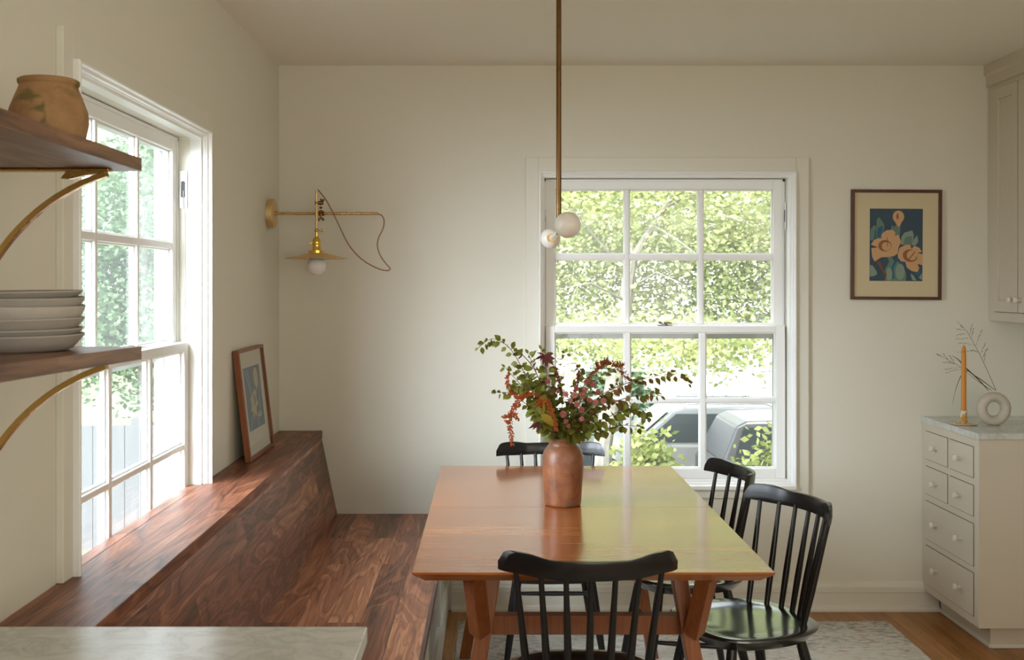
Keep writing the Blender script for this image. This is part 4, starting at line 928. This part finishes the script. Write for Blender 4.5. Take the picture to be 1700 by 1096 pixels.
blade('dark grass blade, lower of two, ending high at left of the candle', [Q(1638, 646) + Vector((0, 0, -.006)), Q(1625, 631, .02), Q(1605, 611, .03), Q(1592, 597, .03), Q(1582, 591, .03)], .0026)

# ------------------------------------------------------------------ outside
M['lawn'] = mottled('lawn', [(.3, (.055, .065, .028)), (.7, (.09, .10, .045))], 3, .9)
M['asphalt'] = mottled('asphalt', [(.3, (.07, .07, .068)), (.7, (.095, .092, .09))], 30, .9)
def gz(y): return -1.0 if y < 7 else (-2.3 if y > 17 else -1.0 - 1.3 * (y - 7) / 10)
g = MB(); ysq = [5.27, 7, 9, 11, 13, 15, 16.2]
for a, b_ in zip(ysq, ysq[1:]): g.add([(-30, a, gz(a)), (30, a, gz(a)), (30, b_, gz(b_)), (-30, b_, gz(b_))], [(0, 1, 2, 3)])
g.add([(-30, -8, -1.0), (-1.18, -8, -1.0), (-1.18, 5.27, -1.0), (-30, 5.27, -1.0)], [(0, 1, 2, 3)])
tag(g.build('front_lawn', M['lawn']), kind='structure')
g = MB(); g.add([(-40, 16.2, gz(16.2)), (40, 16.2, gz(16.2)), (40, 17, -2.3), (-40, 17, -2.3), (40, 27, -2.3), (-40, 27, -2.3)], [(0, 1, 2, 3), (3, 2, 4, 5)]); tag(g.build('street', M['asphalt']), kind='structure')
g = MB(); g.add([(-60, 27, -2.3), (60, 27, -2.3), (60, 120, -2.3), (-60, 120, -2.3)], [(0, 1, 2, 3)]); tag(g.build('far_lawn', M['lawn']), kind='structure')

def leafcloud(name, mat, parent, centers, n, size, sig, rng, loc0):
    cen = np.array(centers, float); idx = rng.integers(0, len(cen), n); sg = np.array(sig)
    pos = cen[idx] + rng.normal(0, 1, (n, 3)) * sg - np.array(loc0)
    a = rng.normal(0, 1, (n, 3)); a[:, 2] *= .45; a /= np.linalg.norm(a, axis=1)[:, None]
    b2 = rng.normal(0, 1, (n, 3)); b2 -= a * (a * b2).sum(1)[:, None]; b2 /= np.linalg.norm(b2, axis=1)[:, None]
    s = size * rng.uniform(.6, 1.25, (n, 1))
    v = np.stack([pos - a * s * .5, pos + b2 * s * .32, pos + a * s * .5, pos - b2 * s * .32], 1).reshape(-1, 3)
    me = bpy.data.meshes.new(name); me.vertices.add(4 * n); me.vertices.foreach_set('co', v.ravel().astype(np.float32))
    me.loops.add(4 * n); me.loops.foreach_set('vertex_index', np.arange(4 * n, dtype=np.int32))
    me.polygons.add(n); me.polygons.foreach_set('loop_start', np.arange(0, 4 * n, 4, dtype=np.int32))
    me.update(calc_edges=True); me.materials.append(mat)
    o = bpy.data.objects.new(name, me); COL.objects.link(o); o.parent = parent
    return o
rng = np.random.default_rng(4)
M['tl1'] = leafmat('maple_leaf_green', (.23, .27, .10), (.38, .395, .18), 1.5, .45)
M['tl2'] = leafmat('blue_green_leaf', (.06, .11, .05), (.11, .17, .08), 1.5, .4)
M['tl3'] = leafmat('shrub_leaf', (.20, .24, .06), (.33, .34, .12), 3, .4)
M['tl4'] = leafmat('pale_tree_leaf', (.37, .41, .20), (.49, .51, .28), 1.2, .5)
M['bark'] = mottled('grey_bark', [(.3, (.10, .09, .07)), (.7, (.17, .155, .125))], 10, .9)
def tree(name, label, base, trunk, branches, centers, n, size, sig, mat, group=None):
    t = thing(name, label, 'tree' if 'tree' in name else 'shrub', base, group=group); B = Vector(base)
    s = MB(); s.tube([Vector(p) - B for p, r in trunk], [r for p, r in trunk], 10); s.build('trunk', M['bark'], t, smooth=True)
    for br in branches:
        k = MB(); k.tube([Vector(p) - B for p, r in br], [r for p, r in br], 7); k.build('branch', M['bark'], t, smooth=True)
    leafcloud('foliage', mat, t, centers, n, size, sig, rng, base)
    return t
# maple before the back window
D = 11.0; sD = 1800 / D
def E(px, py, d=D): return ((px - 817) * d / 1800, d, 1.53 - (py - 472) * d / 1800)
cs = []
for i in range(520):
    x = random.uniform(-1.6, 6.6); y = random.uniform(11.0, 12.7) if i % 2 else random.uniform(9.5, 12.6); z = random.uniform(1.4, 2.3) if i % 3 == 0 else random.uniform(1.9, 4.2)
    if z < 2.3 and y < 11: y += 1.6
    cs.append((x, y, z))
for i in range(110): cs.append((random.uniform(-.5, 4.5), random.uniform(11.3, 12.7), random.uniform(1.15, 1.95)))
for (px, py, d) in ((935, 570, 11), (950, 560, 11), (975, 575, 11.5), (1005, 570, 10), (1060, 575, 10), (1085, 570, 10), (1110, 585, 9.6), (1130, 592, 9.4), (1150, 585, 9.4), (1165, 590, 9.3), (1185, 592, 9.2), (1205, 582, 9.5), (1250, 575, 12), (1270, 582, 12), (930, 585, 11), (955, 590, 11)):
    cs += [E(px, py - 14, d)] * 2
tree('maple_tree', 'broad maple tree with a forked grey trunk, filling the top of the back window', (1.12, 11, gz(11)),
     [((1.12, 11, gz(11)), .11), (E(1000, 740), .10), (E(1016, 650), .085), (E(1030, 560), .075), (E(1045, 450), .065), (E(1050, 425), .06)],
     [[(E(1048, 435), .045), (E(1070, 395), .036), (E(1095, 360), .03), (E(1112, 330), .026), (E(1125, 280, 11.2), .02), (E(1180, 200, 11.4), .01)], [(E(1050, 430), .03), (E(1046, 400), .026), (E(1038, 365), .02), (E(1040, 320), .014)],
      [(E(1105, 345), .014), (E(1140, 325, 10.8), .010), (E(1180, 318, 10.5), .006)], [(E(1085, 375), .013), (E(1120, 395, 10.7), .010), (E(1160, 425, 10.4), .006)], [(E(1030, 440), .016), (E(985, 390, 10.8), .011), (E(950, 348, 10.6), .007), (E(915, 340, 10.6), .004)], [(E(1040, 500), .014), (E(980, 470, 10.6), .009), (E(930, 480, 10.4), .004)],
      [(E(960, 357, 10.7), .006), (E(968, 325, 10.6), .004)], [(E(1060, 470), .012), (E(1090, 452, 10.6), .008), (E(1130, 470, 10.4), .005)]],
     cs, 105000, .062, (.30, .30, .12), M['tl1'])
# far trees
def blob(cx, cy, cz, rx, ry, rz, k):
    out = []
    for _ in range(k):
        v = Vector((rnd(1), rnd(1), rnd(1)))
        while v.length > 1: v = Vector((rnd(1), rnd(1), rnd(1)))
        out.append((cx + v.x * rx, cy + v.y * ry, cz + v.z * rz))
    return out
for i, (x, y, h, w, n, mt, lb) in enumerate([(-4.5, 24.6, 6.5, 3.4, 7000, 'tl2', 'tall dark tree across the street, seen behind the left of the maple'), (10.5, 25.2, 6.0, 3.0, 6000, 'tl2', 'tall tree across the street, seen behind the right of the maple'),
                                          (2.0, 46, 11.5, 5.5, 8000, 'tl1', 'pale tree rising behind the white house')]):
    tree('shade_tree', lb, (x, y, -2.3), [((x, y, -2.3), .22), ((x + .1, y, 0), .17), ((x, y, h * .55), .1)], [], blob(x, y, h * .5 + .2, w, w * .6, h * .5, 120), n, .26, (.45, .45, .35), M[mt], group='trees beyond the street')
tree('shade_tree', 'added pale green tree by the street, its crown screening sky behind the maple', (8.6, 15.1, gz(15.1)), [((8.6, 15.1, gz(15.1)), .2), ((8.5, 15.2, 2.0), .16), ((7.6, 15.8, 4.0), .12), ((5.0, 16.2, 5.6), .08)], [[((7.6, 15.8, 4.0), .1), ((4.6, 16.2, 4.2), .06), ((1.8, 16.2, 5.0), .03)]],  # tree added to screen bright sky from table reflections and shade the street
     blob(3.4, 16.3, 5.3, 5.6, 1.1, 2.8, 260), 46000, .15, (.40, .34, .28), M['tl4'], group='trees beyond the street')
tree('conifer_tree', 'pale conical evergreen tree left of the maple trunk, before the white house', (3.0, 26.5, -2.3), [((3.0, 26.5, -2.3), .12), ((3.0, 26.5, 1.0), .03)], [], [(3.0 + rnd(1.3) * (1 - f), 26.5 + rnd(.8) * (1 - f), -2.1 + 2.6 * f) for f in [random.random() for _ in range(160)]], 5000, .16, (.10, .10, .12), M['tl2'])
for (x, y, zt, w, n, lb) in [(1.27, 9.0, .30, .28, 2200, 'light green shrub outside the back window, under the middle pane'), (2.36, 9.0, .17, .38, 3000, 'yellow-green shrub outside the back window, at the lower right'), (.62, 9.6, .10, .22, 1700, 'light green shrub at the foot of the maple trunk'), (.0, 9.0, .15, .3, 1500, 'green shrub behind the far chair, left of the maple trunk')]:
    z0 = gz(y)
    tree('garden_shrub', lb, (x, y, z0), [((x, y, z0), .03), ((x, y, zt - .5), .012)], [], blob(x, y, (zt + z0) / 2 + .1, w, w * .8, (zt - z0) / 2 - .1, 60), n, .075, (.08, .08, .10), M['tl3'], group='shrubs outside the back window')
# side garden seen through the left window
for i, (x, y, h, n, lb) in enumerate([(-4.4, 13.6, 4.4, 8000, 'dark leafy tree outside the left window, behind its middle panes'), (-7.4, 14.5, 4.8, 6000, 'dark leafy tree outside the left window, farthest left beside the shelf edge'), (-4.6, 17.6, 4.6, 6000, 'leafy tree outside the left window, behind its far panes')]):
    tree('side_tree', lb, (x, y, -1.0), [((x, y, -1.0), .1), ((x + .05, y, .6), .08), ((x, y, h * .6), .04)], [], blob(x, y, 1.75, 1.25, 1.3, 1.9, 130), int(n * 2.2), .085, (.24, .24, .20), M['tl2'], group='trees outside the left window')
M['fencew'] = wood('weathered_fence_wood', 2, 1, [(.2, (.035, .036, .036)), (.5, (.045, .046, .045)), (.8, (.055, .056, .055))], ring=3, rough=.85, contrast=.3)
fn = thing('board_fence', 'grey weathered board fence outside the left window', 'fence', (-4.6, 10.2, -1.0))
f_ = MB()
for i in range(54): f_.box(-4.1 + i * .15, -4.1 + i * .15 + .143, -.012, .012, .03, 1.20)
f_.build('board_panel', M['fencew'], fn)
for i in range(4): MB().box(-4.0 + i * 2.6, -3.9 + i * 2.6, .012, .11, 0, 1.26).build('post', M['fencew'], fn)
for z in (.25, 1.02): MB().box(-4.1, 4.0, .0125, .05, z, z + .08).build('rail', M['fencew'], fn)
# white house, chain-link fence
M['siding'] = paint('white_siding', (.40, .395, .37), .7, .02); M['roof'] = mottled('roof_shingle', [(.3, (.30, .30, .29)), (.7, (.42, .41, .39))], 6, .9)
hs = thing('house', 'white house across the street, overexposed behind the parked cars', 'house', (4.5, 31, -2.3))
q = MB(); q.box(-8, 9, 0, 8, 0, 3.0); q.build('wall', M['siding'], hs)
q = MB(); q.prism([(-.5, 3.0), (8.5, 3.0), (4, 4.6)], 0, -8.4, 9.4); q.build('roof', M['roof'], hs)
def hwin(x0, x1, z0, z1):
    wq = MB().box(x0, x1, -.05, -.001, z0, z1).build('window', M['trim'], hs); k = MB()
    for i in range(9):
        zz = z0 + .07 + (z1 - z0 - .14) * i / 9; k.box(x0 + .06, x1 - .06, -.07, -.051, zz, zz + (z1 - z0 - .14) / 9 * .7)
    k.build('louver_shutter', plain('shutter_grey', (.36, .37, .36), .6), wq)
hwin(.95, 1.65, .72, 1.32); hwin(-6.5, -5.3, .9, 2.2); hwin(5.2, 6.5, .9, 2.2)
M['galv'] = metal('galvanised_steel', (.45, .46, .46), .5)
cf = thing('chain_link_fence', 'thin grey rail-and-post fence in front of the white house', 'fence', (4, 25.8, -2.3))
MB().tube([(-10, 0, 1.77), (12, 0, 1.77)], .03, 8).build('top_rail', M['galv'], cf, smooth=True)
for x in (-9.5, -6.5, -3.5, .51, 3.6, 6.7, 9.8): MB().tube([(x, 0, 0), (x, 0, 1.80)], .035, 8).build('post', M['galv'], cf, smooth=True)
# parked cars (local: x = forward is -x, origin at ground centre)
def carmat(n, c, rough=.25, metalv=.3): return NT(n).set(color=c, rough=rough, metal=metalv, coat=.3, coatr=.15).m
M['cglass'] = NT('car_glass').set(color=(.012, .016, .017), rough=.12, spec=.35).m
M['tyre'] = plain('tyre_rubber', (.02, .02, .02), .9); M['hub'] = metal('wheel_alloy', (.5, .5, .5), .3)
def car(label, paintm, loc, L, H, Wd, belt, rz=0, rail=True, suv=True):
    c = thing('car', label, 'car', loc, R(rz), group='cars parked on the street'); h = L / 2
    low = [(-h, .45), (-h + .03, .75), (-h + .15, belt - .22), (-h * .52, belt - .06), (-h * .40, belt), (h - .12, belt), (h, belt - .15), (h, .42), (h - .08, .28), (-h + .1, .26)]
    def shell(poly, wb, wt_, z0, z1):
        mb = MB(); n = len(poly)
        for sgn in (-1, 1): mb.v += [(x, sgn * (wb + (wt_ - wb) * max(0, min(1, (z - z0) / (z1 - z0)))) / 2, z) for x, z in poly]
        mb.f = [tuple(range(n))[::-1], tuple(range(n, 2 * n))] + [(i, (i + 1) % n, n + (i + 1) % n, n + i) for i in range(n)]; mb.mi = [0] * len(mb.f); return mb
    body = shell(low, Wd, Wd * .97, .3, belt).build('body', paintm, c, bevel=.05, seg=3)
    rear = h - (.12 if suv else .75)
    gh = [(-h * .42, belt - .02), (-h * .12, H - .09), (-h * .02, H - .03), (h * .35, H), (rear - .35, H - .03), (rear - .2, H - .10), (rear + .05, belt - .02)]
    cab = shell(gh, Wd * .95, Wd * .74, belt, H).build('cabin', paintm, c, bevel=.04, seg=3)
    def side(poly, nm):
        mb = MB()
        for sgn in (-1, 1):
            pts = []
            for x, z in poly:
                f = (z - belt) / (H - belt); pts.append((x, sgn * (Wd * .95 + (Wd * .74 - Wd * .95) * f) / 2 + sgn * .006, z))
            mb.ngon(pts)
        mb.build(nm, M['cglass'], cab)
    zt = H - .12; zb = belt + .03
    side([(-h * .33, zb), (-h * .08, zt), (h * .10, zt), (h * .10, zb)], 'side_window'); side([(h * .14, zb), (h * .14, zt), (h * .48, zt), (h * .48, zb)], 'side_window')
    if suv: side([(h * .52, zb), (h * .52, zt), (rear - .3, zt), (rear - .12, zb)], 'side_window')
    ws = MB(); d0 = (-h * .405, belt + .02); d1 = (-h * .135, H - .10); o = .012
    ws.ngon([(d0[0] - o, -Wd * .43, d0[1] + o), (d0[0] - o, Wd * .43, d0[1] + o), (d1[0] - o, Wd * .35, d1[1] + o), (d1[0] - o, -Wd * .35, d1[1] + o)]); ws.build('windshield', M['cglass'], cab)
    if rail:
        for sgn in (-1, 1):
            k = MB(); k.tube([(-h * .02, sgn * Wd * .33, H - .03), (.05, sgn * Wd * .33, H + .045), (h * .6, sgn * Wd * .33, H + .045), (h * .68, sgn * Wd * .33, H - .03)], .02, 6); k.build('roof_rail', M['hub'], c, smooth=True)
    for sxw in (-h * .62, h * .62):
        for sgn in (-1, 1):
            k = MB(); k.lathe([(0, -.11), (.30, -.11), (.345, -.08), (.345, .08), (.30, .11), (0, .11)], 28); k.v = [(x + sxw, z + sgn * (Wd / 2 - .10), y + .345) for x, y, z in k.v]; w_ = k.build('wheel', M['tyre'], c, smooth=True)
            k = MB(); k.lathe([(0, 0), (.20, 0), (.21, .012), (0, .02)], 20); k.v = [(x + sxw, sgn * (z + Wd / 2 + .012), y + .345) for x, y, z in k.v]; k.build('hubcap', M['hub'], w_, smooth=True)
    for sgn in (-1, 1):
        MB().sphere((-h + .12, sgn * Wd * .38, belt - .32), .11, 12, 8, (.7, 1, .6)).build('headlight', M['trim'], body, smooth=True)
car('silver-grey SUV with roof rails, parked across the street', carmat('silver_paint', (.10, .10, .095), .35, .2), (3.35, 19.4, -2.3), 4.6, 1.72, 1.9, 1.10)
car('dark grey SUV at the right, parked behind the shrub', carmat('charcoal_paint', (.012, .013, .015), .35, 0), (5.70, 17.0, -2.3), 4.7, 1.80, 1.9, 1.18, rz=180, rail=False)
car('white car nearest the house, mostly hidden by the shrubs', carmat('white_paint', (.22, .22, .215), .4, 0), (.85, 14.3, gz(14.3) + .03), 4.4, 1.58, 1.78, 1.08, rz=180, rail=False, suv=False)
